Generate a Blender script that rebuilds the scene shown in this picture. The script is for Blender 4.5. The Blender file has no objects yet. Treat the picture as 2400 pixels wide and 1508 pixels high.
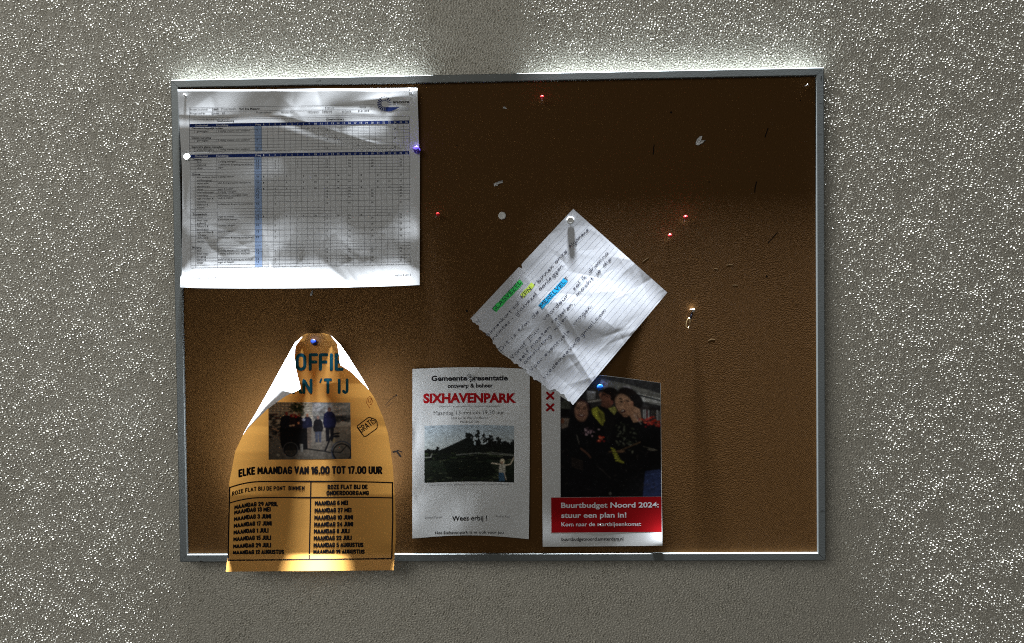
import bpy, math, random
import numpy as np
from mathutils import Vector, Matrix

# ------------------------------------------------------------------ camera, ambient, lamp, exposure
sc = bpy.context.scene
rng = np.random.default_rng(7)
random.seed(7)
IMG_W, IMG_H, FPX = 2400.0, 1508.0, 26 / 36 * 2400.0
CAM = np.array([0.0616, -1.3489, 0.0180]); YAW, PIT, ROL = -0.0257, -0.0173, -0.0111
_fw = np.array([math.sin(YAW) * math.cos(PIT), math.cos(YAW) * math.cos(PIT), math.sin(PIT)])
_r = np.array([math.cos(YAW), -math.sin(YAW), 0.0]); _u = np.cross(_r, _fw)
_r2 = _r * math.cos(ROL) + _u * math.sin(ROL); _u2 = -_r * math.sin(ROL) + _u * math.cos(ROL)
cd = bpy.data.cameras.new('camera'); cam = bpy.data.objects.new('camera', cd); sc.collection.objects.link(cam)
cd.lens = 26; cd.sensor_width = 36; cd.clip_end = 50; cd.clip_start = 0.01
M = Matrix.Identity(4)
for i in range(3):
    M[i][0] = _r2[i]; M[i][1] = _u2[i]; M[i][2] = -_fw[i]; M[i][3] = CAM[i]
cam.matrix_world = M
sc.camera = cam

w = bpy.data.worlds.new("World"); sc.world = w; w.use_nodes = True
bg = w.node_tree.nodes['Background']
bg.inputs[0].default_value = (1.0, 0.985, 0.94, 1); bg.inputs[1].default_value = 0.082

def area(name, loc, sx, sy, power, col, rot=(0, 0, 0)):
    l = bpy.data.lights.new(name, 'AREA'); l.shape = 'RECTANGLE' if 'window' in name else 'ELLIPSE'; l.size = sx; l.size_y = sy
    l.energy = power; l.color = col
    o = bpy.data.objects.new(name, l); sc.collection.objects.link(o); o.location = loc; o.rotation_euler = rot
    return o
LZ = 6.0   # the lamp hangs this far above the board, close to the wall
area('ceiling_wall_washer', (-0.20, -0.115, 0.439 + LZ), 1.05, 0.165, 12200, (0.86, 0.92, 1.0))
# added soft fill from the left, no window known; brings out the plaster relief
wl = Vector((-2.4, -3.4, 1.9))
area('room_window', wl, 3.0, 2.2, 37, (1.0, 0.98, 0.92), (Vector((0, 0, -.1)) - wl).to_track_quat('-Z', 'Y').to_euler())

sc.view_settings.view_transform = 'Standard'; sc.view_settings.look = 'None'
sc.view_settings.exposure = 0; sc.view_settings.gamma = 1
sc.render.engine = 'CYCLES'
sc.cycles.use_denoising = False; sc.cycles.denoiser = 'OPENIMAGEDENOISE'; sc.cycles.denoising_input_passes = 'RGB_ALBEDO_NORMAL'; sc.cycles.denoising_prefilter = 'ACCURATE'
sc.cycles.pixel_filter_type = 'BLACKMAN_HARRIS'; sc.cycles.filter_width = 1.1
sc.cycles.max_bounces = 8; sc.cycles.diffuse_bounces = 5
sc.cycles.sample_clamp_indirect = 3
sc.cycles.use_adaptive_sampling = False

# ------------------------------------------------------------------ helpers
def P(px, py, d):
    """photo position (2400 px wide) at a distance d (mm) out from the wall -> point in metres"""
    px = np.asarray(px, float); py = np.asarray(py, float); d = np.asarray(d, float) * 0.001
    x = (px - 1200) / FPX; y = -(py - 754) / FPX
    D = x[..., None] * _r2 + y[..., None] * _u2 + _fw
    t = (-d - CAM[1]) / D[..., 1]
    return CAM + D * t[..., None]

class Buf:
    def __init__(s): s.v = []; s.f = []; s.n = 0; s.k = 0
    def add(s, V, F):
        V = np.asarray(V, float).reshape(-1, 3); s.v.append(V)
        s.f += [tuple(int(i) + s.n for i in f) for f in F]; s.n += len(V)

ROOT = {}
def link(name, me, mat, parent=None, loc=None):
    o = bpy.data.objects.new(name, me); sc.collection.objects.link(o)
    if mat: me.materials.append(mat)
    if parent is not None: o.parent = parent
    elif loc is not None: o.location = loc
    return o
def origin_of(parent):
    p = parent; loc = np.zeros(3)
    while p is not None:
        loc += np.array(p.location); p = p.parent
    return loc
def obj(name, V, F, mat, parent=None, smooth=True, col=None, thick=None):
    V = np.asarray(V, float).reshape(-1, 3)
    off = origin_of(parent) if parent is not None else V.mean(0)
    me = bpy.data.meshes.new(name); me.from_pydata((V - off).tolist(), [], F)
    if smooth: me.polygons.foreach_set('use_smooth', [True] * len(me.polygons))
    if col is not None:
        a = me.color_attributes.new('print', 'FLOAT_COLOR', 'POINT')
        c = np.ones((len(V), 4)); c[:, :3] = col; a.data.foreach_set('color', c.ravel())
    me.update()
    o = link(name, me, mat, parent, loc=off)
    if thick:
        m = o.modifiers.new('thickness', 'SOLIDIFY'); m.thickness = thick; m.offset = 0; m.use_rim = True
    return o
def bobj(name, b, mat, parent=None, **k):
    return obj(name, np.concatenate(b.v), b.f, mat, parent, **k)
def tag(o, label, cat, group=None):
    o['label'] = label; o['category'] = cat
    if group: o['group'] = group
    return o
def thing(name, loc, label, cat, group=None):
    o = bpy.data.objects.new(name, None); sc.collection.objects.link(o); o.location = tuple(loc)
    o.empty_display_size = 0.02
    return tag(o, label, cat, group)

def lin(c):
    c = np.asarray(c, float) / 255.0
    return np.where(c <= 0.04045, c / 12.92, ((c + 0.055) / 1.055) ** 2.4)

def mat(name, col, rough=0.6, metal=0.0, spec=0.5, trans=0.0, bump=None, mottle=None, coat=0.0):
    m = bpy.data.materials.new(name); m.use_nodes = True; nt = m.node_tree; b = nt.nodes['Principled BSDF']
    b.inputs['Base Color'].default_value = (*col, 1); b.inputs['Roughness'].default_value = rough
    b.inputs['Metallic'].default_value = metal; b.inputs['Specular IOR Level'].default_value = spec
    b.inputs['Transmission Weight'].default_value = trans; b.inputs['Coat Weight'].default_value = coat
    tc = nt.nodes.new('ShaderNodeTexCoord')
    if mottle:
        sc_, amt = mottle
        n = nt.nodes.new('ShaderNodeTexNoise'); n.inputs['Scale'].default_value = sc_; n.inputs['Detail'].default_value = 6
        nt.links.new(tc.outputs['Object'], n.inputs['Vector'])
        mx = nt.nodes.new('ShaderNodeMix'); mx.data_type = 'RGBA'
        mx.inputs[6].default_value = (*[c * (1 - amt) for c in col], 1); mx.inputs[7].default_value = (*[min(1, c * (1 + amt)) for c in col], 1)
        nt.links.new(n.outputs['Fac'], mx.inputs[0]); nt.links.new(mx.outputs[2], b.inputs['Base Color'])
    if bump:
        sc_, st, dist = bump
        n = nt.nodes.new('ShaderNodeTexNoise'); n.inputs['Scale'].default_value = sc_; n.inputs['Detail'].default_value = 3
        nt.links.new(tc.outputs['Object'], n.inputs['Vector'])
        bp = nt.nodes.new('ShaderNodeBump'); bp.inputs['Strength'].default_value = st; bp.inputs['Distance'].default_value = dist
        nt.links.new(n.outputs['Fac'], bp.inputs['Height']); nt.links.new(bp.outputs['Normal'], b.inputs['Normal'])
    return m

def paper_mat(name, col, back=None, transl=0.12, rough=0.55):
    m = mat(name, col, rough, spec=0.3, mottle=(60, 0.03), bump=(900, 0.12, 0.0002))
    nt = m.node_tree; b = nt.nodes['Principled BSDF']; out = nt.nodes['Material Output']
    if back is not None:                     # the unprinted reverse of the sheet
        src = b.inputs['Base Color'].links[0].from_socket
        g = nt.nodes.new('ShaderNodeNewGeometry')
        mx = nt.nodes.new('ShaderNodeMix'); mx.data_type = 'RGBA'
        nt.links.new(g.outputs['Backfacing'], mx.inputs[0]); nt.links.new(src, mx.inputs[6])
        mx.inputs[7].default_value = (*back, 1); nt.links.new(mx.outputs[2], b.inputs['Base Color'])
    t = nt.nodes.new('ShaderNodeBsdfTranslucent'); t.inputs[0].default_value = (*col, 1)
    ms = nt.nodes.new('ShaderNodeMixShader'); ms.inputs[0].default_value = transl
    nt.links.new(b.outputs[0], ms.inputs[1]); nt.links.new(t.outputs[0], ms.inputs[2]); nt.links.new(ms.outputs[0], out.inputs[0])
    return m

def print_mat():
    m = bpy.data.materials.new('printed_photo'); m.use_nodes = True; nt = m.node_tree; b = nt.nodes['Principled BSDF']
    a = nt.nodes.new('ShaderNodeAttribute'); a.attribute_name = 'print'
    nt.links.new(a.outputs['Color'], b.inputs['Base Color']); b.inputs['Roughness'].default_value = 0.5
    b.inputs['Specular IOR Level'].default_value = 0.12
    return m

def ink(name, rgb): return mat(name, tuple(lin(rgb)), rough=0.7, spec=0.12)

# ------------------------------------------------------------------ materials
def wall_mat():
    m = bpy.data.materials.new('textured_plaster'); m.use_nodes = True; nt = m.node_tree; b = nt.nodes['Principled BSDF']
    N = nt.nodes.new; L = nt.links.new
    tc = N('ShaderNodeTexCoord')
    n0 = N('ShaderNodeTexNoise'); n0.inputs['Scale'].default_value = 2.2; n0.inputs['Detail'].default_value = 5
    L(tc.outputs['Object'], n0.inputs['Vector'])
    mx = N('ShaderNodeMix'); mx.data_type = 'RGBA'
    mx.inputs[6].default_value = (0.62, 0.595, 0.51, 1); mx.inputs[7].default_value = (0.74, 0.71, 0.615, 1)
    L(n0.outputs['Fac'], mx.inputs[0]); L(mx.outputs[2], b.inputs['Base Color'])
    b.inputs['Roughness'].default_value = 0.36; b.inputs['Specular IOR Level'].default_value = 0.7
    n1 = N('ShaderNodeTexNoise'); n1.inputs['Scale'].default_value = 620; n1.inputs['Detail'].default_value = 2
    L(tc.outputs['Object'], n1.inputs['Vector'])
    bp = N('ShaderNodeBump'); bp.inputs['Strength'].default_value = 0.6; bp.inputs['Distance'].default_value = 0.0009
    L(n1.outputs['Fac'], bp.inputs['Height']); L(bp.outputs['Normal'], b.inputs['Normal'])
    return m
def cork_mat():
    m = bpy.data.materials.new('cork'); m.use_nodes = True; nt = m.node_tree; b = nt.nodes['Principled BSDF']
    N = nt.nodes.new; L = nt.links.new
    tc = N('ShaderNodeTexCoord')
    n0 = N('ShaderNodeTexNoise'); n0.inputs['Scale'].default_value = 330; n0.inputs['Detail'].default_value = 4
    L(tc.outputs['Object'], n0.inputs['Vector'])
    n3 = N('ShaderNodeTexNoise'); n3.inputs['Scale'].default_value = 9; n3.inputs['Detail'].default_value = 4
    L(tc.outputs['Object'], n3.inputs['Vector'])
    mx = N('ShaderNodeMix'); mx.data_type = 'RGBA'
    mx.inputs[6].default_value = (0.074, 0.034, 0.009, 1); mx.inputs[7].default_value = (0.124, 0.060, 0.018, 1)
    L(n0.outputs['Fac'], mx.inputs[0])
    m2 = N('ShaderNodeMix'); m2.data_type = 'RGBA'; m2.blend_type = 'MULTIPLY'; m2.inputs[0].default_value = 0.5
    L(mx.outputs[2], m2.inputs[6]); L(n3.outputs['Color'], m2.inputs[7])
    L(mx.outputs[2], b.inputs['Base Color'])
    b.inputs['Roughness'].default_value = 0.5; b.inputs['Specular IOR Level'].default_value = 0.06
    n1 = N('ShaderNodeTexNoise'); n1.inputs['Scale'].default_value = 560; n1.inputs['Detail'].default_value = 3
    L(tc.outputs['Object'], n1.inputs['Vector'])
    bp = N('ShaderNodeBump'); bp.inputs['Strength'].default_value = 1.0; bp.inputs['Distance'].default_value = 0.0013
    L(n1.outputs['Fac'], bp.inputs['Height']); L(bp.outputs['Normal'], b.inputs['Normal'])
    return m
def alu_mat():
    m = mat('brushed_aluminium', (0.175, 0.188, 0.182), 0.5, metal=0.5, mottle=(25, 0.12), bump=(400, 0.1, 0.0003))
    return m
MW, MC, MA = wall_mat(), cork_mat(), alu_mat()
WHITE = paper_mat('white_paper', (0.76, 0.77, 0.77))
NOTEP = paper_mat('lined_paper', (0.74, 0.76, 0.80), transl=0.18)
ORANGE = paper_mat('orange_paper', (0.66, 0.33, 0.075), back=(0.90, 0.91, 0.92), transl=0.06)
GLOSSY = paper_mat('coated_paper', (0.74, 0.75, 0.74), rough=0.35)
PHOTO = print_mat()
BLACK = ink('black_ink', (22, 20, 24)); NAVY = ink('navy_ink', (24, 44, 104)); TEAL = ink('teal_ink', (8, 72, 92))
REDI = ink('red_ink', (150, 6, 14)); GREYI = ink('grey_ink', (92, 92, 96)); PALEB = ink('pale_blue_ink', (150, 172, 206))
WHITEI = ink('white_ink', (225, 228, 232)); RUST = ink('rust_ink', (190, 84, 40)); PEN = ink('pen_ink', (50, 52, 70))
RULE = ink('ruled_line_ink', (200, 206, 220)); GREENH = ink('green_highlighter', (70, 214, 104)); YELH = ink('yellow_highlighter', (214, 240, 100)); BLUEH = ink('blue_highlighter', (40, 176, 232))
MARK = ink('cork_scuff', (16, 9, 4)); TABLEG = ink('table_line_ink', (96, 96, 100))

# ------------------------------------------------------------------ wall
CK, FR = 25.0, 30.6    # cork face and frame face, mm out from the wall
def wall_relief(step=0.0011):
    """sprayed grain as real relief over the part of the wall round the board; plain sheet beyond"""
    X0, X1, Z0, Z1 = -1.02, 1.10, -0.64, 0.66
    nx, nz = int((X1 - X0) / step) + 1, int((Z1 - Z0) / step) + 1
    r = np.random.default_rng(5)
    def band(lx, lz, pw):
        fx = np.fft.rfftfreq(nx, step * 1000)[None] * lx; fz = np.fft.fftfreq(nz, step * 1000)[:, None] * lz
        k = np.sqrt(fx ** 2 + fz ** 2); flt = (k ** pw) * np.exp(-(k ** 2) * pw / 2)
        h = np.fft.irfft2(np.fft.rfft2(r.normal(0, 1, (nz, nx))) * flt, s=(nz, nx)); return h / h.std()
    g = band(5.3, 3.9, 3.0); big = band(26, 22, 1.0); den = band(120, 100, 1.0)
    h = np.sign(g) * np.abs(g) ** 1.15
    h = GRAIN * h * (1 + .10 * den) + 0.00003 * big - 0.0007
    edge = np.minimum.reduce([np.arange(nx)[None] + 0 * h, (nx - 1 - np.arange(nx))[None] + 0 * h, np.arange(nz)[:, None] + 0 * h, (nz - 1 - np.arange(nz))[:, None] + 0 * h])
    h = h * np.clip(edge / 6, 0, 1)
    xs = X0 + np.arange(nx) * step; zs = Z0 + np.arange(nz) * step
    inside = (np.abs(xs)[None] < .555) & (np.abs(zs)[:, None] < .409)
    cell = ~(inside[:-1, :-1] & inside[1:, 1:] & inside[:-1, 1:] & inside[1:, :-1])
    idx = np.arange(nx * nz).reshape(nz, nx)
    q = np.stack([idx[:-1, :-1][cell], idx[:-1, 1:][cell], idx[1:, 1:][cell], idx[1:, :-1][cell]], 1)
    used = np.zeros(nx * nz, bool); used[q.ravel()] = True; new = np.cumsum(used) - 1; q = new[q]
    XX, ZZ = np.meshgrid(xs, zs); co = np.stack([XX, -h, ZZ], -1).reshape(-1, 3)[used]
    # the plain sheet round it, butted to the edge of the relief
    E0, E1, G0, G1 = -2.6, 2.6, -2.2, 2.6; xe, ze = xs[-1], zs[-1]; n0 = len(co)
    ex = np.array([(E0, 0, G0), (E1, 0, G0), (E1, 0, G1), (E0, 0, G1), (X0, 0, Z0), (xe, 0, Z0), (xe, 0, ze), (X0, 0, ze)])
    qe = np.array([(0, 1, 5, 4), (1, 2, 6, 5), (2, 3, 7, 6), (3, 0, 4, 7)]) + n0
    co = np.concatenate([co, ex]); q = np.concatenate([q, qe])
    me = bpy.data.meshes.new('wall'); me.vertices.add(len(co)); me.vertices.foreach_set('co', co.astype(np.float32).ravel())
    me.loops.add(q.size); me.loops.foreach_set('vertex_index', q.astype(np.int32).ravel())
    me.polygons.add(len(q)); me.polygons.foreach_set('loop_start', np.arange(0, q.size, 4, dtype=np.int32)); me.polygons.foreach_set('loop_total', np.full(len(q), 4, np.int32))
    me.update(calc_edges=True); me.polygons.foreach_set('use_smooth', np.ones(len(q), bool)); me.update()
    return me
GRAIN = 0.00082
wo = link('wall', wall_relief(), MW); wo['kind'] = 'structure'
wo['label'] = 'grey sprayed plaster wall with coarse sparkling grain behind the notice board'

# ------------------------------------------------------------------ notice board
BW, BH, RW = 0.5804, 0.4354, 0.0139
board = thing('notice_board', (0, -CK * .001, -BH), 'large brown cork notice board in a narrow grey aluminium frame on the wall', 'notice board')
def box(b, xa, xb, ya, yb, za, zb):
    V = [(x, y, z) for y in (ya, yb) for (x, z) in ((xa, za), (xb, za), (xb, zb), (xa, zb))]
    b.add(V, [(0, 1, 2, 3), (7, 6, 5, 4), (0, 4, 5, 1), (1, 5, 6, 2), (2, 6, 7, 3), (3, 7, 4, 0)])
b = Buf(); iw, ih = BW - RW + .003, BH - RW + .003
box(b, -iw, iw, -CK * .001, -0.003, -ih, ih)
cork = bobj('cork_panel', b, MC, board, smooth=False)
def rail(side):
    # mitred extrusion: profile (inset from outer edge, depth)
    c = .0011; fd = FR * .001
    c = .0017; prof = [(0.0, 0.0012), (0.0, fd - c), (c * .08, fd - c * .6), (c * .32, fd - c * .3), (c * .62, fd - c * .08), (c, fd), (RW - c * .7, fd), (RW - c * .35, fd - c * .1), (RW - c * .1, fd - c * .35), (RW, fd - c * .7), (RW, CK * .001 + .0002), (RW - .0015, CK * .001 + .0002), (RW - .0015, .0012)]
    g = .0004; V = []
    for e in (-1, 1):
        for (t, d) in prof:
            if side in 'TB':
                s = 1 if side == 'T' else -1
                V.append((e * (BW - t - g), -d, s * (BH - t)))
            else:
                s = 1 if side == 'R' else -1
                V.append((s * (BW - t), -d, e * (BH - t - g)))
    n = len(prof); F = [(i, (i + 1) % n, n + (i + 1) % n, n + i) for i in range(n)]
    F += [tuple(range(n))[::-1], tuple(range(n, 2 * n))]
    me_o = obj('frame_rail', V, F, MA, board, smooth=False)
    import bmesh
    bm = bmesh.new(); bm.from_mesh(me_o.data); bmesh.ops.recalc_face_normals(bm, faces=bm.faces); bm.to_mesh(me_o.data); bm.free()
    return me_o
for s in 'TBLR': rail(s)
# scuffs, pin holes and scratches
def streak(pts, wpx, d, m, name, parent):
    b = Buf(); ribbon(b, pts, wpx, lambda x, y: np.full(np.shape(x), d)); return bobj(name, b, m, parent)

# ------------------------------------------------------------------ stroke and text tools
EPS = 0.05
def resample(pts, step=4.0):
    pts = np.asarray(pts, float); out = [pts[0]]
    for a, c in zip(pts[:-1], pts[1:]):
        n = max(1, int(np.ceil(np.hypot(*(c - a)) / step)))
        for i in range(1, n + 1): out.append(a + (c - a) * i / n)
    return np.array(out)
def ribbon(b, pts, wpx, dfun, closed=False, caps=True, step=4.0, eps=None):
    """flat stroke of width wpx along pixel polyline"""
    eps = EPS if eps is None else eps
    p = resample(list(pts) + ([pts[0]] if closed else []), step)
    keep = [0] + [i for i in range(1, len(p)) if np.hypot(*(p[i] - p[i - 1])) > 1e-4]
    p = p[keep]
    if len(p) < 2: return
    h = wpx / 2
    W = np.full(len(p), h)
    if closed:
        p = p[:-1]; W = W[:-1]
        t = np.roll(p, -1, 0) - np.roll(p, 1, 0)
    else:
        t = np.gradient(p, axis=0)
        if caps:
            a = -t[0] / max(1e-9, np.hypot(*t[0])); c = t[-1] / max(1e-9, np.hypot(*t[-1]))
            k = [.55, .87]
            pre = [p[0] + a * h * kk for kk in k[::-1]]; post = [p[-1] + c * h * kk for kk in k]
            cw = [h * math.sqrt(1 - kk * kk) for kk in k]
            p = np.array(pre + list(p) + post); W = np.array(cw[::-1] + list(W) + cw); t = np.gradient(p, axis=0)
    # mitre length at corners
    t = t / np.maximum(1e-9, np.hypot(t[:, 0], t[:, 1]))[:, None]
    n = np.stack([-t[:, 1], t[:, 0]], 1)
    A = p + n * W[:, None]; B = p - n * W[:, None]
    q = np.concatenate([A, B]); m = len(p)
    b.k += 1
    d = dfun(q[:, 0], q[:, 1]) + eps + (b.k % 12) * 0.004
    F = [(i, (i + 1) % m, m + (i + 1) % m, m + i) for i in range(m if closed else m - 1)]
    b.add(P(q[:, 0], q[:, 1], d), F)

def ell(cx, cy, rx, ry, a0, a1, n=12):
    a = np.radians(np.linspace(a0, a1, n)); return [(cx + rx * math.cos(t), cy + ry * math.sin(t)) for t in a]
def cat(*a):
    o = []
    for x in a: o += list(x)
    return o
# condensed round capitals: (width, strokes), height 1
_O = cat(ell(.25, .72, .25, .28, 0, 180, 9), ell(.25, .28, .25, .28, 180, 360, 9))
CAPS = {
 'A': (.56, [[(0, 0), (.28, 1), (.56, 0)], [(.1, .27), (.46, .27)]]),
 'B': (.48, [[(0, 0), (0, 1)], cat([(0.02, 1)], ell(.2, .77, .24, .23, 90, -90, 8), [(0.04, .54)]), cat([(.2, .52)], ell(.22, .27, .26, .26, 80, -90, 8), [(0.02, 0)])]),
 'C': (.48, [cat(ell(.25, .72, .25, .28, 10, 180, 8), ell(.25, .28, .25, .28, 180, 350, 8))]),
 'D': (.5, [[(0, 0), (0, 1)], cat([(0.02, 1)], ell(.2, .70, .30, .30, 90, 0, 6), ell(.2, .30, .30, .30, 0, -90, 6), [(0.02, 0)])]),
 'E': (.4, [[(0, 0), (0, 1)], [(.03, 1), (.4, 1)], [(.03, .5), (.34, .5)], [(.03, 0), (.4, 0)]]),
 'F': (.38, [[(0, 0), (0, 1)], [(.03, 1), (.38, 1)], [(.03, .5), (.34, .5)]]),
 'G': (.5, [cat(ell(.25, .72, .25, .28, 15, 180, 8), ell(.25, .28, .25, .28, 180, 355, 9), [(.5, .46), (.28, .46)])]),
 'H': (.5, [[(0, 0), (0, 1)], [(.5, 0), (.5, 1)], [(.03, .5), (.47, .5)]]),
 'I': (.0, [[(0, 0), (0, 1)]]),
 'J': (.36, [cat([(.36, 1), (.36, .25)], ell(.17, .22, .19, .22, 0, -150, 8))]),
 'K': (.48, [[(0, 0), (0, 1)], [(.46, 1), (.04, .45)], [(.16, .58), (.48, 0)]]),
 'L': (.38, [[(0, 1), (0, 0), (.38, 0)]]),
 'M': (.68, [[(0, 0), (0.02, 1), (.34, .25), (.66, 1), (.68, 0)]]),
 'N': (.52, [[(0, 0), (0, 1), (.52, 0), (.52, 1)]]),
 'O': (.5, ['closed', _O]),
 'P': (.46, [[(0, 0), (0, 1)], cat([(0.02, 1)], ell(.2, .73, .26, .27, 90, -90, 9), [(0.02, .46)])]),
 'R': (.48, [[(0, 0), (0, 1)], cat([(0.02, 1)], ell(.2, .74, .26, .26, 90, -90, 9), [(0.02, .48)]), [(.22, .46), (.48, 0)]]),
 'S': (.46, [cat(ell(.23, .76, .22, .24, 20, 220, 9), [(.3, .47)], ell(.22, .25, .24, .25, 30, -160, 9))]),
 'T': (.5, [[(0, 1), (.5, 1)], [(.25, .96), (.25, 0)]]),
 'U': (.5, [cat([(0, 1), (0, .28)], ell(.25, .26, .25, .26, 180, 360, 9), [(.5, .28), (.5, 1)])]),
 'V': (.54, [[(0, 1), (.27, 0), (.54, 1)]]),
 'Z': (.46, [[(0, 1), (.46, 1), (0, 0), (.46, 0)]]),
 '0': (.5, ['closed', _O]),
 '1': (.18, [[(0, .86), (.18, 1), (.18, 0)]]),
 '2': (.46, [cat(ell(.23, .74, .23, .26, 170, -30, 9), [(0, 0), (.46, 0)])]),
 '3': (.46, [cat(ell(.22, .76, .22, .24, 160, -80, 9)), cat(ell(.22, .27, .25, .27, 85, -160, 9))]),
 '4': (.5, [[(.36, 0), (.36, 1), (0, .25), (.5, .25)]]),
 '5': (.46, [cat([(.42, 1), (.06, 1), (.03, .55)], ell(.21, .31, .25, .31, 110, -150, 9))]),
 '6': (.46, [cat([(.4, .95)], ell(.26, .6, .24, .36, 110, 180, 5)), ['closed'] and ell(.23, .28, .23, .27, 0, 340, 11)]),
 '7': (.42, [[(0, 1), (.42, 1), (.12, 0)]]),
 '8': (.48, [ell(.24, .76, .2, .23, 0, 345, 11), ell(.24, .27, .24, .26, 10, 350, 11)]),
 '9': (.46, [ell(.23, .72, .23, .27, 0, 345, 11), cat(ell(.2, .4, .26, .36, 20, -60, 5))]),
 '.': (.02, [[(0, 0), (.02, 0)]]), "'": (.06, [[(.08, 1), (0, .8)]]), ' ': (.22, []),
}
# quick pen letters, x height 1, ascender 1.9, descender -.9
_a = cat(ell(.4, .5, .4, .5, 30, 330, 9)); 
PENL = {
 'a': (.85, [_a, [(.8, 1), (.78, .2), (.95, 0)]]), 'b': (.8, [cat([(0, 1.9), (0.02, .1)], ell(.35, .45, .38, .45, 200, 500, 10))]),
 'c': (.7, [ell(.4, .5, .4, .5, 50, 310, 9)]), 'd': (.85, [_a, [(.85, 1.9), (.78, 0)]]),
 'e': (.75, [cat([(.05, .5), (.7, .6)], ell(.38, .52, .36, .48, 20, 320, 9))]), 'f': (.6, [[(.7, 1.8), (.4, 1.9), (.25, 1.5), (.2, -.6)], [(0, .9), (.55, 1)]]),
 'g': (.85, [_a, [(.8, 1), (.78, -.5), (.4, -.9), (.05, -.6)]]), 'h': (.75, [[(0, 1.9), (0, 0), (.1, .7), (.45, 1), (.7, .7), (.7, 0)]]),
 'i': (.2, [[(.05, .95), (.05, 0)], [(.1, 1.4), (.12, 1.5)]]), 'j': (.35, [[(.3, 1), (.25, -.6), (-.1, -.9)], [(.3, 1.4), (.32, 1.5)]]),
 'k': (.7, [[(0, 1.9), (0, 0)], [(.6, 1), (.05, .45), (.65, 0)]]), 'l': (.2, [[(.05, 1.9), (.05, .1), (.2, 0)]]),
 'm': (1.1, [[(0, 1), (0, 0), (.1, .75), (.35, 1), (.5, .7), (.5, 0), (.6, .75), (.85, 1), (1.05, .7), (1.05, 0)]]),
 'n': (.75, [[(0, 1), (0, 0), (.1, .7), (.4, 1), (.68, .7), (.7, 0)]]), 'o': (.8, [ell(.4, .5, .38, .5, 80, 430, 11)]),
 'p': (.75, [cat([(0, 1), (-.03, -.9)]), ell(.33, .5, .38, .48, 150, -150, 9)]), 'r': (.5, [[(0, 1), (0, 0), (.08, .6), (.3, .95), (.5, .9)]]),
 's': (.55, [[(.55, .9), (.25, 1), (.05, .75), (.5, .3), (.3, 0), (0, .1)]]), 't': (.55, [[(.25, 1.6), (.22, .1), (.5, .05)], [(0, 1), (.5, 1.05)]]),
 'u': (.8, [[(0, 1), (.02, .3), (.3, 0), (.65, .3), (.7, 1), (.72, 0)]]), 'v': (.65, [[(0, 1), (.3, 0), (.65, 1)]]),
 'w': (1.0, [[(0, 1), (.22, 0), (.5, .8), (.75, 0), (1, 1)]]), 'y': (.7, [[(0, 1), (.3, .1)], [(.7, 1), (.2, -.8), (0, -.8)]]),
 'z': (.65, [[(0, 1), (.6, 1), (0, 0), (.65, 0)]]), '-': (.5, [[(0, .5), (.45, .55)]]), '.': (.1, [[(0, 0), (.08, .05)]]), ',': (.1, [[(.05, .1), (0, -.3)]]),
 ':': (.1, [[(0, .1), (.04, .15)], [(.02, .8), (.06, .85)]]), '/': (.5, [[(0, -.3), (.5, 1.9)]]), ' ': (.55, []),
 '@': (1.3, [ell(.62, .6, .25, .3, 0, 350, 9), cat([(.88, .9), (.9, .3)], ell(.62, .6, .62, .85, -15, 310, 14))]),
}
for ch, (w_, st) in list(CAPS.items()):
    if ch.isalpha(): PENL[ch] = (w_ * 1.5, [s if s == 'closed' else [(x * 1.5, y * 1.75) for x, y in s] for s in st])
PENL['D'] = (1.0, [[(0, 0), (.05, 1.8)], cat([(-.1, 1.75)], ell(.3, .9, .7, .9, 80, -80, 8), [(0, 0)])])

def stroke_text(b, s, x0, x1, base, cap, wpx, dfun, glyphs=CAPS, gap=.24, warp=None, jit=0, end=None, pscale=None):
    """letters fitted between two base points (x0, base[0]) and (x1, base[1])"""
    bl, br = base if isinstance(base, (tuple, list)) else (base, base)
    adv = 0; pos = []
    for ch in s:
        pos.append(adv); adv += glyphs[ch][0] + (gap if ch != ' ' else gap * .4)
    tot = adv - gap
    L = math.hypot(x1 - x0, br - bl); ux, uy = (x1 - x0) / L, (br - bl) / L
    nx, ny = uy, -ux
    kx = L / tot
    for ch, a in zip(s, pos):
        g = glyphs[ch][1]; closed = False
        jx, jy, js = ((random.uniform(-1, 1) * jit, random.uniform(-1, 1) * jit, 1 + random.uniform(-1, 1) * jit * .8) if jit else (0, 0, 1))
        for st in g:
            if st == 'closed': closed = True; continue
            pts = []
            for (x, y) in st:
                X = (a + x + jx * .5) * kx; Y = (y * js + jy) * cap
                qx = x0 + ux * X + nx * Y; qy = bl + uy * X + ny * Y
                if warp: qx, qy = warp(qx, qy)
                pts.append((qx, qy))
            ribbon(b, pts, wpx, dfun, closed=closed, step=3.0)

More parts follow.
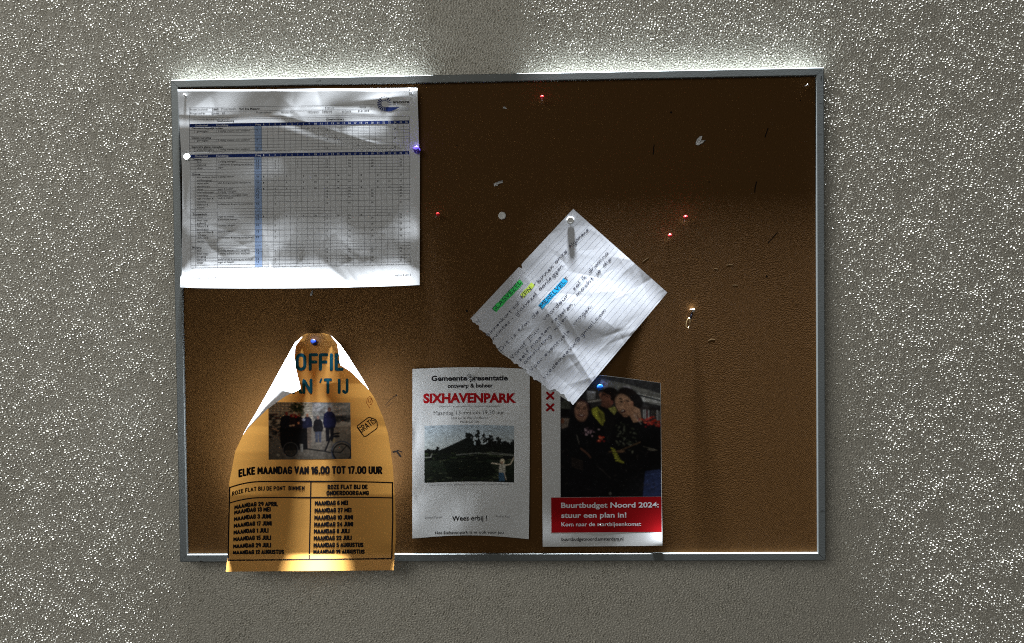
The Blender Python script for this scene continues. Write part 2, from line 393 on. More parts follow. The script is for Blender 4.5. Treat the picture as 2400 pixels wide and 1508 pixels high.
_tc = {}
def text_mesh(s, bold):
    k = (s, bold)
    if k not in _tc:
        c = bpy.data.curves.new('t', 'FONT'); c.body = s; c.size = 1; c.offset = bold; c.resolution_u = 3; c.fill_mode = 'FRONT' if hasattr(c, 'fill_mode') else c.fill_mode
        o = bpy.data.objects.new('t', c); me = o.to_mesh()
        n = len(me.vertices); v = np.zeros(n * 3); me.vertices.foreach_get('co', v); v = v.reshape(-1, 3)[:, :2].copy()
        f = [tuple(p.vertices) for p in me.polygons]
        o.to_mesh_clear(); bpy.data.objects.remove(o); bpy.data.curves.remove(c)
        _tc[k] = (v, f)
    return _tc[k]
CAPH = text_mesh('H', 0.0)[0][:, 1].max()
def text(b, s, x0, x1, base, cap, dfun, bold=0.0, warp=None, slant=0, eps=None):
    v, f = text_mesh(s, bold); v = v.copy()
    mn, mx = v[:, 0].min(), v[:, 0].max()
    kx = (x1 - x0) / (mx - mn); ky = cap / CAPH
    bl, br = base if isinstance(base, (tuple, list)) else (base, base)
    X = (v[:, 0] - mn) * kx; Y = v[:, 1] * ky
    L = math.hypot(x1 - x0, br - bl); uy = (br - bl) / L; ux = (x1 - x0) / L
    qx = x0 + X * ux + Y * (uy + slant); qy = bl + X * uy - Y * ux
    if warp: qx, qy = warp(qx, qy)
    b.k += 1
    b.add(P(qx, qy, dfun(qx, qy) + (EPS if eps is None else eps) + (b.k % 7) * .002), f)
def patch(b, c4, dfun, n=8, m=8, eps=None, warp=None):
    """filled quad TL,TR,BR,BL subdivided so that it follows the sheet"""
    u, v = np.meshgrid(np.linspace(0, 1, n + 1), np.linspace(0, 1, m + 1)); c = np.array(c4, float)
    q = ((1 - u) * (1 - v))[..., None] * c[0] + (u * (1 - v))[..., None] * c[1] + (u * v)[..., None] * c[2] + ((1 - u) * v)[..., None] * c[3]
    qx, qy = q[..., 0].ravel(), q[..., 1].ravel()
    if warp: qx, qy = warp(qx, qy)
    b.add(P(qx, qy, dfun(qx, qy) + (EPS if eps is None else eps)), [(j * (n + 1) + i + n + 1, j * (n + 1) + i + n + 2, j * (n + 1) + i + 1, j * (n + 1) + i) for j in range(m) for i in range(n)])
    return (n + 1, m + 1)

def sines(seed, n, lo, hi, amp):
    r = np.random.default_rng(seed); K = []
    for i in range(n):
        lam = math.exp(r.uniform(math.log(lo), math.log(hi))); a = r.uniform(0, 2 * math.pi)
        K.append((2 * math.pi / lam * math.cos(a), 2 * math.pi / lam * math.sin(a), r.uniform(0, 6.28), amp * lam / hi))
    return lambda x, y: sum(A * np.sin(kx * x + ky * y + ph) for kx, ky, ph, A in K)
def facets(seed, n, x0, y0, x1, y1, size, slope):
    """crumpled sheet: tent-like creases round random lines"""
    r = np.random.default_rng(seed); K = []
    for i in range(n):
        cx, cy = r.uniform(x0, x1), r.uniform(y0, y1); a = r.uniform(0, math.pi); l = size * r.uniform(.4, 1.4); wd = l * r.uniform(.18, .45)
        K.append((cx, cy, math.cos(a), math.sin(a), l, wd, slope * r.uniform(-1, 1) * wd))
    def f(x, y):
        o = 0
        for cx, cy, ca, sa, l, wd, A in K:
            t = (x - cx) * ca + (y - cy) * sa; n_ = -(x - cx) * sa + (y - cy) * ca
            o = o + A * np.exp(-np.sqrt((n_ / wd) ** 2 + .004)) * np.exp(-(t / l) ** 2)
        return o
    return f
def sheet(name, edge, dfun, m, parent, n=110, k=90, thick=0.00012, bow=None):
    u, v = np.meshgrid(np.linspace(0, 1, n + 1), np.linspace(0, 1, k + 1)); qx, qy = edge(u, v)
    qx, qy = qx.ravel(), qy.ravel()
    F = [(j * (n + 1) + i + n + 1, j * (n + 1) + i + n + 2, j * (n + 1) + i + 1, j * (n + 1) + i) for j in range(k) for i in range(n)]
    return obj(name, P(qx, qy, dfun(qx, qy)), F, m, parent)
def bil(c, u, v): 
    c = np.array(c, float)
    q = ((1 - u) * (1 - v))[..., None] * c[0] + (u * (1 - v))[..., None] * c[1] + (u * v)[..., None] * c[2] + ((1 - u) * v)[..., None] * c[3]
    return q[..., 0], q[..., 1]
def sstep(a, b_, x): t = np.clip((x - a) / (b_ - a), 0, 1); return t * t * (3 - 2 * t)

# ------------------------------------------------------------------ cork marks
fc = lambda x, y: np.full(np.shape(x), CK)
def cork_mark(pts, wpx, name='scratch', m=MARK):
    b = Buf(); ribbon(b, pts, wpx, fc, eps=.02); return bobj(name, b, m, board)
cork_mark([(1533, 340), (1531, 362)], 2.6); cork_mark([(1800, 301), (1793, 322)], 2.6); cork_mark([(1773, 427), (1770, 440), (1769, 451)], 2.8)
cork_mark([(903, 950), (915, 937), (928, 928)], 1.2); cork_mark([(906, 955), (920, 943)], .9)
cork_mark([(1800, 570), (1822, 545)], 2.0)
for (x, y, r) in ((1573, 264, 2.6), (1094, 729, 3.0), (929, 927, 2.2), (923, 930, 1.2), (812, 710, 1.6), (847, 835, 1.4), (578, 825, 1.2), (1797, 648, 2.4), (1876, 236, 1.6), (1071, 342, 1.5), (1662, 427, 1.6), (952, 903, 1.2), (877, 855, 1.3), (455, 1058, 1.3)):
    cork_mark([(x - .1, y), (x + .1, y)], r * 2, 'pin_hole')
cork_mark([(922, 1060), (930, 1058), (934, 1064), (939, 1070)], 4.5, 'dirt_spot'); cork_mark([(932, 1056), (942, 1060)], 2.5, 'dirt_spot')
for pts, wd in (([(461, 1303), (466, 1304)], 2.0), ([(469, 1316), (476, 1317)], 1.8), ([(1923, 1198), (1932, 1198)], 1.4), ([(1921, 243), (1931, 244)], 1.0), ([(1916, 314), (1926, 315)], .9), ([(742, 191), (752, 189)], 1.0), ([(1925, 179), (1924, 188)], 1.6)):
    b = Buf(); ribbon(b, pts, wd, lambda x, y: np.full(np.shape(x), FR), eps=.03); bobj('rail_scratch', b, MARK, board)
LCH = mat('loose_cork', (0.22, 0.14, 0.06), 0.7)
def chip(pts, wpx, d=.08, nm='cork_chip'):
    b = Buf(); p = resample(pts, 2.5); q = []
    hgt = d
    for i, (x, y) in enumerate(p):
        t = i / (len(p) - 1); w_ = wpx * math.sin(math.pi * (.12 + .76 * t)) / 2
        q += [(x, y - w_, 0), (x, y, hgt), (x, y + w_, 0)]
    q = np.array(q); n = len(p)
    F = [(3 * i + j, 3 * i + j + 1, 3 * i + j + 4, 3 * i + j + 3) for i in range(n - 1) for j in range(2)]
    b.add(P(q[:, 0], q[:, 1], CK + q[:, 2]), F); return bobj(nm, b, LCH, board)
chip([(1702, 622), (1712, 621), (1719, 622)], 1.8); chip([(1717, 669), (1729, 669)], 1.8); chip([(1660, 799), (1668, 796), (1676, 797)], 3.2, .1)
chip([(1682, 631), (1674, 630)], 1.5); chip([(1506, 614), (1520, 604)], 1.6, .1); chip([(1448, 480), (1452, 490)], 2.6)


# ------------------------------------------------------------------ cleaning schedule, two pages
px_s = lambda x: (x - 444) * -0.0165     # rows climb slightly to the right
def bump2(x, y, cx, cy, rx, ry): return np.exp(-((x - cx) / rx) ** 2 - ((y - cy) / ry) ** 2)
cr1 = facets(3, 26, 420, 205, 980, 360, 46, 0.05); cr3 = facets(6, 60, 420, 540, 985, 680, 16, 0.03); cr2 = facets(5, 46, 420, 470, 985, 680, 44, 0.07); w1 = sines(11, 6, 120, 380, 1.0)
def d_up(x, y):
    yp = 270 + np.clip(x - 660, 0, 230) * .30
    return CK + 2.0 + 5.8 * sstep(203, 211, y) + 0.2 * np.clip((y - 211) / 75, 0, 1) - 3.3 * sstep(yp, yp + 34, y) - 2.2 * sstep(348, 372, y) + .9 * w1(x, y) * .5 + cr1(x, y) * 1.0 
def d_lo(x, y):
    c = (x - 700) / 280
    drop = sstep(598, 705, y)
    base = CK + 5.2 - 1.4 * sstep(400, 520, y) + 5.6 * drop ** 1.2 * (1 - .12 * c * c)
    side = 2.6 * bump2(x, y, 985, 560, 46, 46) + 2.2 * bump2(x, y, 428, 520, 20, 70)
    return base + side + .6 * w1(x, y + 90) * .5 + cr2(x, y) * (.2 + .7 * sstep(520, 620, y)) + cr3(x, y)
e_up = lambda u, v: (lambda X, Y: (X, Y + 2.0 * np.sin(math.pi * u) * (1 - v)))(*bil([(416, 210), (978, 204.5), (984, 400), (427, 406)], u, v))
def e_lo(u, v):
    X, Y = bil([(425.5, 359.5), (984, 350.5), (983.5, 668), (422, 674)], u, v)
    return X + 3.5 * np.sin(math.pi * v) * (1 - u) , Y + v * (5 * np.sin(math.pi * np.clip(u, 0, 1)) ** .7)
pl1 = thing('schedule_sheet', P(700, 205, CK), 'top sheet of the printed cleaning schedule with round blue logo in its corner', 'paper', 'cleaning schedule pages')
sheet('paper', e_up, d_up, WHITE, pl1, 190, 66)
pl2 = thing('schedule_sheet', P(700, 360, CK), 'lower page of the printed cleaning schedule with its bottom edge curling out into light', 'paper', 'cleaning schedule pages')
sheet('paper', e_lo, d_lo, WHITE, pl2, 220, 130)
S1 = d_up; S2 = d_lo
def hline(b, y, xa, xb, wd, df): ribbon(b, [(xa, y + px_s(xa)), (xb, y + px_s(xb))], wd, df, caps=False, step=8)
def wt(x, y): return x, y
COLX = [613 + k * 13.31 for k in range(27)]
def header(pl, df, y0, yb):
    b = Buf(); patch(b, [(444, y0), (959, y0 + px_s(959)), (959, y0 + 7.6 + px_s(959)), (444, y0 + 7.6)], df, 70, 3, eps=.08); bobj('table_header', b, NAVY, pl)
    t = Buf()
    for s, a, c in (('Onderdeel', 457, 487), ('Handeling', 507, 535), ('Freq', 599, 611)):
        text(t, s, a, c, (y0 + 6 + px_s(a), y0 + 6 + px_s(c)), 4.2, df, .01, eps=.12)
    for k in range(26):
        x = COLX[k] + 4; wd = 2 if k < 9 else 5.5
        text(t, str(k + 1), x, x + wd, y0 + 6 + px_s(x), 4.0, df, .01, eps=.12)
    bobj('header_lettering', t, WHITEI, pl)
    f = Buf(); patch(f, [(596, y0 + 7.8 + px_s(596)), (613, y0 + 7.8 + px_s(613)), (614.5, yb + px_s(613)), (597.5, yb + px_s(596))], df, 4, 60, eps=.03); bobj('shaded_column', f, PALEB, pl)
# top page
header(pl1, S1, 291, 357.5)
g = Buf()
for y in (252, 262, 276): hline(g, y + 1, 444, 878, .7, S1)
ribbon(g, [(444, 253), (444, 357)], .8, S1, caps=False); ribbon(g, [(959, 272), (960, 350)], .8, S1, caps=False)
hline(g, 281.5, 444, 959, .8, S1)
for y in (298.5, 306, 312.5, 320, 328, 334, 342, 349, 356): hline(g, y, 444, 959, .75, S1)
for x in COLX: ribbon(g, [(x, 298.5 + px_s(x)), (x + .8, 357 + px_s(x))], .6, S1, caps=False, step=8)
for x in (456, 507): 
    for (a, c) in ((306, 312.5), (328, 334), (349, 356)): ribbon(g, [(x, a + px_s(x)), (x, c + px_s(x))], .6, S1, caps=False)
bobj('table_lines', g, TABLEG, pl1)
t = Buf()
for s, a, c, y, cap, bo in (('Projectnummer', 446, 488, 259, 4, .005), ('3660', 497, 512, 259, 5, .025), ('Projectnaam', 519, 553, 258, 4, .005), ('VvE De Meeuw', 560, 609, 258.5, 5, .03),
        ('Klantnr', 762, 784, 254.6, 4, .005), ('Versie', 842, 858, 253, 4, .005), ('2', 868, 870.5, 253, 4, .01), ('Projectadres', 446, 481, 268, 4, .005), ('IJplein', 496, 513, 268, 4.4, .02), ('40', 520, 527, 268, 4.4, .01),
        ('Projectplaats', 601, 636, 266, 4, .005), ('Amsterdam', 659, 690, 265, 4, .005), ('contractnr', 721, 749, 264.3, 4, .005), ('360010', 755, 778, 264, 4.4, .01), ('project', 802, 823, 263, 4, .005), ('01-01-2019', 839, 865, 262.5, 4.2, .02),
        ('Glasbewassing', 508, 549, 286.5, 4.6, .03), ('Weeknummers', 764, 806, 282.4, 4.6, .03)):
    text(t, s, a, c, (y, y + px_s(c) - px_s(a)), cap, S1, bo)
def row(t, df, y, a, b_=None, fr=None, cols=(), bold=.01, xa=461):
    if a: text(t, a, xa, xa + min(len(a) * 3.05, 46 if xa > 455 else 90), y + px_s(xa), 4.0, df, bold)
    if b_: text(t, b_, 511, 511 + min(len(b_) * 2.5, 84), (y + px_s(511), y + px_s(590)), 3.8, df, .012)
    if fr: text(t, fr, 601, 601 + 3 * len(fr), y + px_s(600), 3.8, df, .012)
    for c in cols:
        x = COLX[c - 1] + 4.0; text(t, str(c), x, x + (2.2 if c < 10 else 5.2), y + px_s(x) + 1.2, 3.8, df, .02)
zz = '2 zijdig wassen incl. kozijnen'
row(t, S1, 303, 'Gemeenschappelijk buiten', bold=.03, xa=449); row(t, S1, 310.4, 'gevelglas', zz, '2', (12, 24))
row(t, S1, 325.5, 'Glazen hemeling', bold=.03, xa=449); row(t, S1, 332, 'gevelglas', zz, '4', (12, 24))
row(t, S1, 346.8, 'Separatie glazen beneden', bold=.03, xa=449); row(t, S1, 353.6, 'separatieglas', zz, '4', (12, 24))
bobj('lettering', t, BLACK, pl1)
# logo
lg = Buf(); cx, cy = 901.3, 243.8
for i in range(15):
    a0 = -8 + i * 19.2; a1 = a0 + 12.4 - (max(0, 4 - i)) * 2.2
    if i > 14: break
    r0, r1 = 7.2, 17.2
    aa = np.radians(np.linspace(a0, a1, 4)); q = [(cx + r1 * math.cos(k), cy - r1 * math.sin(k)) for k in aa] + [(cx + r0 * math.cos(k), cy - r0 * math.sin(k)) for k in aa[::-1]]
    q = np.array(q); lg.add(P(q[:, 0], q[:, 1], S1(q[:, 0], q[:, 1]) + .06), [(0, 1, 6, 7), (1, 2, 5, 6), (2, 3, 4, 5)])
for k in range(5):
    y = 251.5 + k * 2.0; patch(lg, [(903, y), (937 - k * 4.2, y), (935 - k * 4.2, y + 1.98), (903, y + 1.98)], S1, 5, 1, eps=.065)
bobj('logo', lg, NAVY, pl1)
lt = Buf(); text(lt, 'ancora', 920, 960, (242.3, 242), 6.2, S1, .035)
bobj('logo_lettering', lt, BLACK, pl1)
lt = Buf(); text(lt, 'multidiensten bv', 920, 959.5, 247.4, 3.0, S1, .0)
for k in range(5): ribbon(lt, [(939 - k * 4.2, 252 + k * 2.1), (960, 251.4 + k * 2.1)], .7, S1, caps=False)
bobj('logo_rules', lt, GREYI, pl1)
# lower page
header(pl2, S2, 363, 628)
g = Buf(); t = Buf()
C1 = (3, 7, 12, 16, 20, 25); C2 = (1, 3, 5, 8, 10, 12, 14, 16, 18, 21, 23, 25); sf = 'stofafnemen & spinrag verwijderen'
rows = [(376, 'Toegang', None, None, (), 1), (382.2, 'deur', '2 zijdig reinigen', '12', C1, 0), (389.3, 'plafond', sf, '12', C1, 0), (396.6, 'vloer', 'vegen', '12', C1, 0), (404, None, None, None, (), 0),
 (411, 'Entree', None, None, (), 1), (418, 'entreedeur (incl', '2 zijdig wassen', '24', C2, 0), (425.5, 'zelfborging)', None, None, (), 2), (432.4, 'separatie', 'vlek & vingertasten verwijderen', '24', C2, 0), (440, 'glasdeuren', None, None, (), 2),
 (446.8, 'vloer', 'vegen & moppen', '24', C2, 0), (453.6, 'brievenbussen', '2 zijdig reinigen', '12', C1, 0), (461, 'interieur', 'uitkloppen / opvangbak vegen', '12', C1, 0), (468, 'lage randen &', 'stofvrij maken', '12', C1, 0), (475.3, 'richels', None, None, (), 2),
 (482.3, 'plafond &', sf, '12', C1, 0), (489.3, 'wanden', None, None, (), 2), (497, None, None, None, (), 0), (504.5, 'Trappenhuis', None, None, (), 1), (511.3, 'vloer', 'vegen en moppen', '24', C2, 0), (518.3, 'deur naar', 'binnenzijde wassen', '12', C1, 0), (525.8, 'galerij', None, None, (), 2),
 (532.3, 'hekwerk &', 'vochtig reinigen', '12', C1, 0), (539.8, 'leuningen', None, None, (), 2), (546.8, 'lage randen &', 'stofvrij maken', '12', C1, 0), (553.8, 'richels', None, None, (), 2), (560.3, 'plafond &', sf, '12', C1, 0), (567.8, 'wanden', None, None, (), 2), (575, None, None, None, (), 0),
 (583, 'Berging', None, None, (), 1), (590.3, 'deur', zz, '12', C1, 0), (597.3, 'deur naar', zz, '12', C1, 0), (604, 'berging', None, None, (), 2), (611, 'plafond', sf, '12', C1, 0), (618, 'vloer', 'vegen en moppen', '12', C1, 0)]
for (y, a, c, fr, cols, kind) in rows:
    row(t, S2, y, a, c, fr, cols, bold=.03 if kind == 1 else .012, xa=451 if kind == 1 else 461)
    if kind != 2: hline(g, y - 5.6, 447, 962, .75, S2)
hline(g, 628.5, 447, 963, .8, S2); hline(g, 622, 447, 963, .7, S2)
for i, x in enumerate(COLX): ribbon(g, [(x, 371 + px_s(x)), (x + 2.2, 628.5 + px_s(x))], .6, S2, caps=False, step=8)
for x in (445.5, 457, 508): ribbon(g, [(x, 371), (x + 2, 628.5)], .7, S2, caps=False, step=8)
bobj('table_lines', g, TABLEG, pl2)
text(t, 'Printdatum 01-07-2019', 453, 506, (654, 653.5), 3.8, S2, .0); text(t, 'pagina 2 van 5', 925, 963, (647, 646), 4, S2, .0)
bobj('lettering', t, BLACK, pl2)

# ------------------------------------------------------------------ picture painting (printed photographs)
class Pic:
    def __init__(s, x0, y0, x1, y1, ss=1):
        s.x0, s.y0 = x0, y0; s.W = int(round((x1 - x0) * ss)); s.H = int(round((y1 - y0) * ss)); s.ss = ss
        s.X, s.Y = np.meshgrid(x0 + (np.arange(s.W) + .5) / ss, y0 + (np.arange(s.H) + .5) / ss); s.c = np.zeros((s.H, s.W, 3))
    def put(s, m, col, a=1.0):
        m = (m * a)[..., None]; s.c = s.c * (1 - m) + lin(col) * m
    def ell(s, cx, cy, rx, ry, col, a=1, rot=0, soft=.12):
        ca, sa = math.cos(math.radians(rot)), math.sin(math.radians(rot)); dx, dy = s.X - cx, s.Y - cy
        r = np.sqrt(((dx * ca + dy * sa) / rx) ** 2 + ((-dx * sa + dy * ca) / ry) ** 2); s.put(np.clip((1 + soft - r) / (2 * soft), 0, 1), col, a)
    def poly(s, pts, col, a=1):
        m = np.zeros(s.X.shape)
        for ox, oy in ((-.25, -.25), (.25, .25), (.25, -.25), (-.25, .25)):
            X, Y = s.X + ox, s.Y + oy; ins = np.zeros(X.shape, bool); n = len(pts)
            for i in range(n):
                (xa, ya), (xb, yb) = pts[i], pts[(i + 1) % n]
                if ya == yb: continue
                c = ((ya > Y) != (yb > Y)) & (X < (xb - xa) * (Y - ya) / (yb - ya) + xa); ins ^= c
            m += ins * .25
        s.put(m, col, a)
    def line(s, pts, wd, col, a=1):
        m = np.zeros(s.X.shape)
        for (xa, ya), (xb, yb) in zip(pts[:-1], pts[1:]):
            dx, dy = xb - xa, yb - ya; t = np.clip(((s.X - xa) * dx + (s.Y - ya) * dy) / max(1e-6, dx * dx + dy * dy), 0, 1)
            d = np.hypot(s.X - xa - t * dx, s.Y - ya - t * dy); m = np.maximum(m, np.clip(wd / 2 + .5 - d, 0, 1))
        s.put(m, col, a)
    def ring(s, cx, cy, r, wd, col, a=1, ry=None):
        ry = ry or r; d = np.abs(np.sqrt(((s.X - cx) / r) ** 2 + ((s.Y - cy) / ry) ** 2) - 1) * min(r, ry); s.put(np.clip(wd / 2 + .5 - d, 0, 1), col, a)
    def vgrad(s, y0, y1, c0, c1):
        t = np.clip((s.Y - y0) / (y1 - y0), 0, 1)[..., None]; m = ((s.Y >= y0) & (s.Y <= y1))[..., None]
        s.c = np.where(m, lin(c0) * (1 - t) + lin(c1) * t, s.c)
    def noise(s, amt, k=1, seed=1, mask=None):
        r = np.random.default_rng(seed); h, w_ = s.H // k + 2, s.W // k + 2; n = r.normal(0, 1, (h, w_))
        yy = np.arange(s.H) / k; xx = np.arange(s.W) / k; yi = yy.astype(int); xi = xx.astype(int); fy = (yy - yi)[:, None]; fx = (xx - xi)[None]
        g = n[yi][:, xi] * (1 - fy) * (1 - fx) + n[yi + 1][:, xi] * fy * (1 - fx) + n[yi][:, xi + 1] * (1 - fy) * fx + n[yi + 1][:, xi + 1] * fy * fx
        f = np.exp(g * amt); s.c = s.c * (f[..., None] if mask is None else (1 + (f - 1) * mask)[..., None])
    def blur(s, k):
        for _ in range(k):
            c = np.pad(s.c, ((1, 1), (1, 1), (0, 0)), 'edge'); s.c = (c[1:-1, 1:-1] * 4 + (c[:-2, 1:-1] + c[2:, 1:-1] + c[1:-1, :-2] + c[1:-1, 2:]) * 2 + c[:-2, :-2] + c[2:, 2:] + c[:-2, 2:] + c[2:, :-2]) / 16
    def build(s, name, c4, dfun, parent, eps=.06, warp=None):
        c = np.array(c4, float); u, v = np.meshgrid(np.linspace(0, 1, s.W), np.linspace(0, 1, s.H)); qx, qy = bil(c4, u, v)
        if warp: qx, qy = warp(qx, qy)
        n, k = s.W - 1, s.H - 1
        F = [(j * s.W + i + s.W, j * s.W + i + s.W + 1, j * s.W + i + 1, j * s.W + i) for j in range(k) for i in range(n)]
        return obj(name, P(qx.ravel(), qy.ravel(), dfun(qx.ravel(), qy.ravel()) + eps), F, PHOTO, parent, col=np.clip(s.c, 0, 1).reshape(-1, 3))

# ------------------------------------------------------------------ orange poster with both top corners rolled forward
LS = np.array([(781.5, 722), (785, 712), (789, 707), (804, 691), (835, 674), (899, 639), (969, 599.5), (1019, 569.6), (1060, 550.7), (1094, 544.8), (1130, 537.4), (1180, 535.5), (1299, 534), (1341.5, 529)])
RS = np.array([(781.5, 758), (785, 771), (789, 777), (810, 798.5), (835, 816), (863.5, 834), (913, 864), (933, 878), (979, 898), (1018.6, 910), (1060, 916), (1094, 920.8), (1130, 922.8), (1189, 926.8), (1269, 927.4), (1341.5, 922.5)])
Lx = lambda y: np.interp(y, LS[:, 0], LS[:, 1]); Rx = lambda y: np.interp(y, RS[:, 0], RS[:, 1])
def d_or(x, y):
    mid = 738 + (y - 800) * -.02; a = np.where(x < mid, (mid - x) / np.maximum(20, mid - Lx(y)), (x - mid) / np.maximum(20, Rx(y) - mid)); a = np.clip(a, 0, 1.05)
    hl = np.interp(y, [782, 820, 900, 1000, 1080, 1160, 1345], [3, 30, 84, 80, 48, 20, 4]) * np.where(x < mid, 1.0, .9)
    core = np.interp(y, [782, 800, 860, 950, 1100, 1240, 1300, 1345], [5.0, 2.0, 4, 6, 9, 11, 12, 24])
    br = 6.0 * bump2(x, y, 928, 1345, 46, 40) + 3.5 * bump2(x, y, 528, 1345, 30, 40)
    return CK + core + hl * a ** 2.2 + br
op = thing('coffee_poster', P(738, 800, CK), 'orange coffee poster with both top corners rolled forward showing white reverse', 'poster')
def e_or(u, v):
    y = 781.5 + (1340.5 - 781.5) * (v ** 1.15); yb = np.where(v > .97, 0, 0)
    x = Lx(y) + (Rx(y) - Lx(y)) * u; return x, y - 3.5 * v ** 8 * (u) + 0 * yb
n_, k_ = 120, 170
u, v = np.meshgrid(np.linspace(0, 1, n_ + 1), np.linspace(0, 1, k_ + 1)); qx, qy = e_or(u, v); qx, qy = qx.ravel(), qy.ravel()
F = [(j * (n_ + 1) + i + n_ + 1, j * (n_ + 1) + i + n_ + 2, j * (n_ + 1) + i + 1, j * (n_ + 1) + i) for j in range(k_) for i in range(n_)]
obj('paper', P(qx, qy, d_or(qx, qy)), F, ORANGE, op)
def flap(free, sil, out, sgn):
    """the rolled corner: from the silhouette, round and back over the sheet to its free edge"""
    n, k = 26, 60; free = np.array(free, float); sil = np.array(sil, float)
    def along(c, t):
        s = np.concatenate([[0], np.cumsum(np.hypot(*np.diff(c, axis=0).T))]); s /= s[-1]
        return np.stack([np.interp(t, s, c[:, 0]), np.interp(t, s, c[:, 1])], 1)
    t = np.linspace(0, 1, k + 1); A = along(sil, t); B = along(free, t); V = []
    for j in range(k + 1):
        ds = float(d_or(np.array([A[j, 0]]), np.array([A[j, 1]]))[0]); wdt = np.hypot(*(B[j] - A[j]))
        lift = out(t[j])
        for i in range(n + 1):
            w_ = i / n; q = A[j] + (B[j] - A[j]) * w_
            d = ds + lift * math.sqrt(max(0, 1 - (1 - w_) ** 2.4)) * (.35 + .65 * min(1, wdt / 60)) + .12 * wdt * w_
            V.append((q[0], q[1], d))
    V = np.array(V); F = [(j * (n + 1) + i, j * (n + 1) + i + 1, (j + 1) * (n + 1) + i + 1, (j + 1) * (n + 1) + i) for j in range(k) for i in range(n)]
    if sgn < 0: F = [f[::-1] for f in F]
    obj('rolled_corner', P(V[:, 0], V[:, 1], V[:, 2]), F, ORANGE, op)
flap([(709, 789.5), (692, 812), (690, 834), (693, 864), (705, 912), (669, 929), (627, 959), (589.5, 995), (569.6, 1020)],
     [(709, 789), (691, 804), (674, 835), (655, 869), (639, 899), (617, 938), (599.5, 969), (580, 1001), (569.6, 1019)], lambda t: 20 * math.sin(math.pi * min(1, t * .98)) ** .8 * (1 if t < .6 else 1), 1)
flap([(776.6, 788.5), (790.5, 806), (795.5, 836), (797.5, 855.5), (822, 871), (846, 895), (864, 914)],
     [(777, 788), (798.5, 810), (816, 835), (834, 863.5), (850, 889), (858, 903), (864, 913)], lambda t: 14 * math.sin(math.pi * min(1, t * .98)) ** .8, -1)
wo_ = lambda x, y: (x, y + 14 * (np.clip(615 - x, 0, 90) / 77) ** 2 * np.clip((1320 - y) / 170, 0, 1) + 2.0 * (np.clip(x - 800, 0, 130) / 120) ** 2)
b = Buf()
for s, a, c in (('O', 696.5, 714.5), ('F', 727, 742), ('F', 751, 765.5), ('E', 788, 802)):
    stroke_text(b, s, a, c, (866, 866), 34.0, 7.6, d_or)
ribbon(b, [(776.6, 866.5), (776.6, 832)], 7.6, d_or)
stroke_text(b, 'A', 688, 705, 921, 30, 7.0, d_or); stroke_text(b, 'N', 712, 729, (921, 921), 30, 7.2, d_or)
ribbon(b, [(753, 889), (750.5, 896)], 4.2, d_or); stroke_text(b, 'T', 762, 775, 920.5, 30, 7.0, d_or); ribbon(b, [(795, 920.5), (795, 891)], 7.0, d_or)
stroke_text(b, 'J', 805, 813.5, 920.5, 30, 6.8, d_or)
bobj('headline', b, TEAL, op)
b = Buf(); ribbon(b, [(867, 957), (859, 945), (861, 934), (867, 929), (871, 934), (868, 944), (863, 943), (864, 936), (870, 934), (873, 940), (871, 948), (867, 949)], 1.3, d_or)
bobj('squiggle', b, RUST, op)
b = Buf(); ribbon(b, [(837, 999), (848, 990.5), (862, 980), (866, 978.5), (880, 984), (883.5, 989), (884.5, 1002), (881, 1006.5), (858, 1023), (853, 1023.5), (838, 1003)], 2.4, d_or, closed=True)
stroke_text(b, 'GRATIS', 847.5, 881, (1014.5, 990.5), 13.5, 2.2, d_or, gap=.26)
bobj('price_tag', b, BLACK, op)
b = Buf(); stroke_text(b, 'ELKE MAANDAG VAN 16.00 TOT 17.00 UUR', 561, 894, (1110.5, 1109), 14.6, 4.6, d_or, warp=wo_, gap=.34); bobj('time_line', b, BLACK, op)
b = Buf()
L1 = [(538.5, 1129.5), (727, 1128.6), (919, 1130)]; lw = 3.2
ribbon(b, [wo_(x, y) for x, y in resample(L1, 8)], lw, d_or, caps=False)
ribbon(b, [wo_(x, y) for x, y in resample([(537.5, 1167), (727, 1166.4), (918.5, 1165.5)], 8)], lw * .9, d_or, caps=False)
ribbon(b, [(534, 1313.6), (724, 1312), (918, 1309.8)], lw, d_or, caps=False, step=8)
ribbon(b, [(538.5, 1141), (537, 1200), (534.5, 1314)], lw, d_or, caps=False); ribbon(b, [(919.8, 1130), (920.5, 1220), (918, 1310)], lw, d_or, caps=False)
ribbon(b, [(728.8, 1129), (727.5, 1200), (724.8, 1312)], lw, d_or, caps=False)
bobj('table_border', b, BLACK, op)
b = Buf(); st = lambda s, a, c, y, cap=8.4, wd=3.15, g=.36: stroke_text(b, s, a, c, y, cap, wd, d_or, warp=wo_, gap=g)
st('ROZE FLAT BIJ DE PONT  BINNEN', 545, 713, (1150.5, 1148.5), 8.2, 2.5); st('ROZE FLAT BIJ DE', 769, 860.5, (1146.3, 1145.5)); st('ONDERDOORGANG', 766.5, 863.5, (1160.5, 1159.8))
for s, x1_, y in (('MAANDAG 29 APRIL', 650, 1186), ('MAANDAG 13 MEI', 633, 1198.5), ('MAANDAG 3 JUNI', 634, 1215), ('MAANDAG 17 JUNI', 635.5, 1231.5), ('MAANDAG 1 JULI', 628, 1248), ('MAANDAG 15 JULI', 634, 1265), ('MAANDAG 29 JULI', 634, 1282.5), ('MAANDAG 12 AUGUSTUS', 664.5, 1298.5)):
    st(s, 550.5 - (y - 1186) * .03, x1_, (y, y))
bobj('date_column', b, BLACK, op); b = Buf()
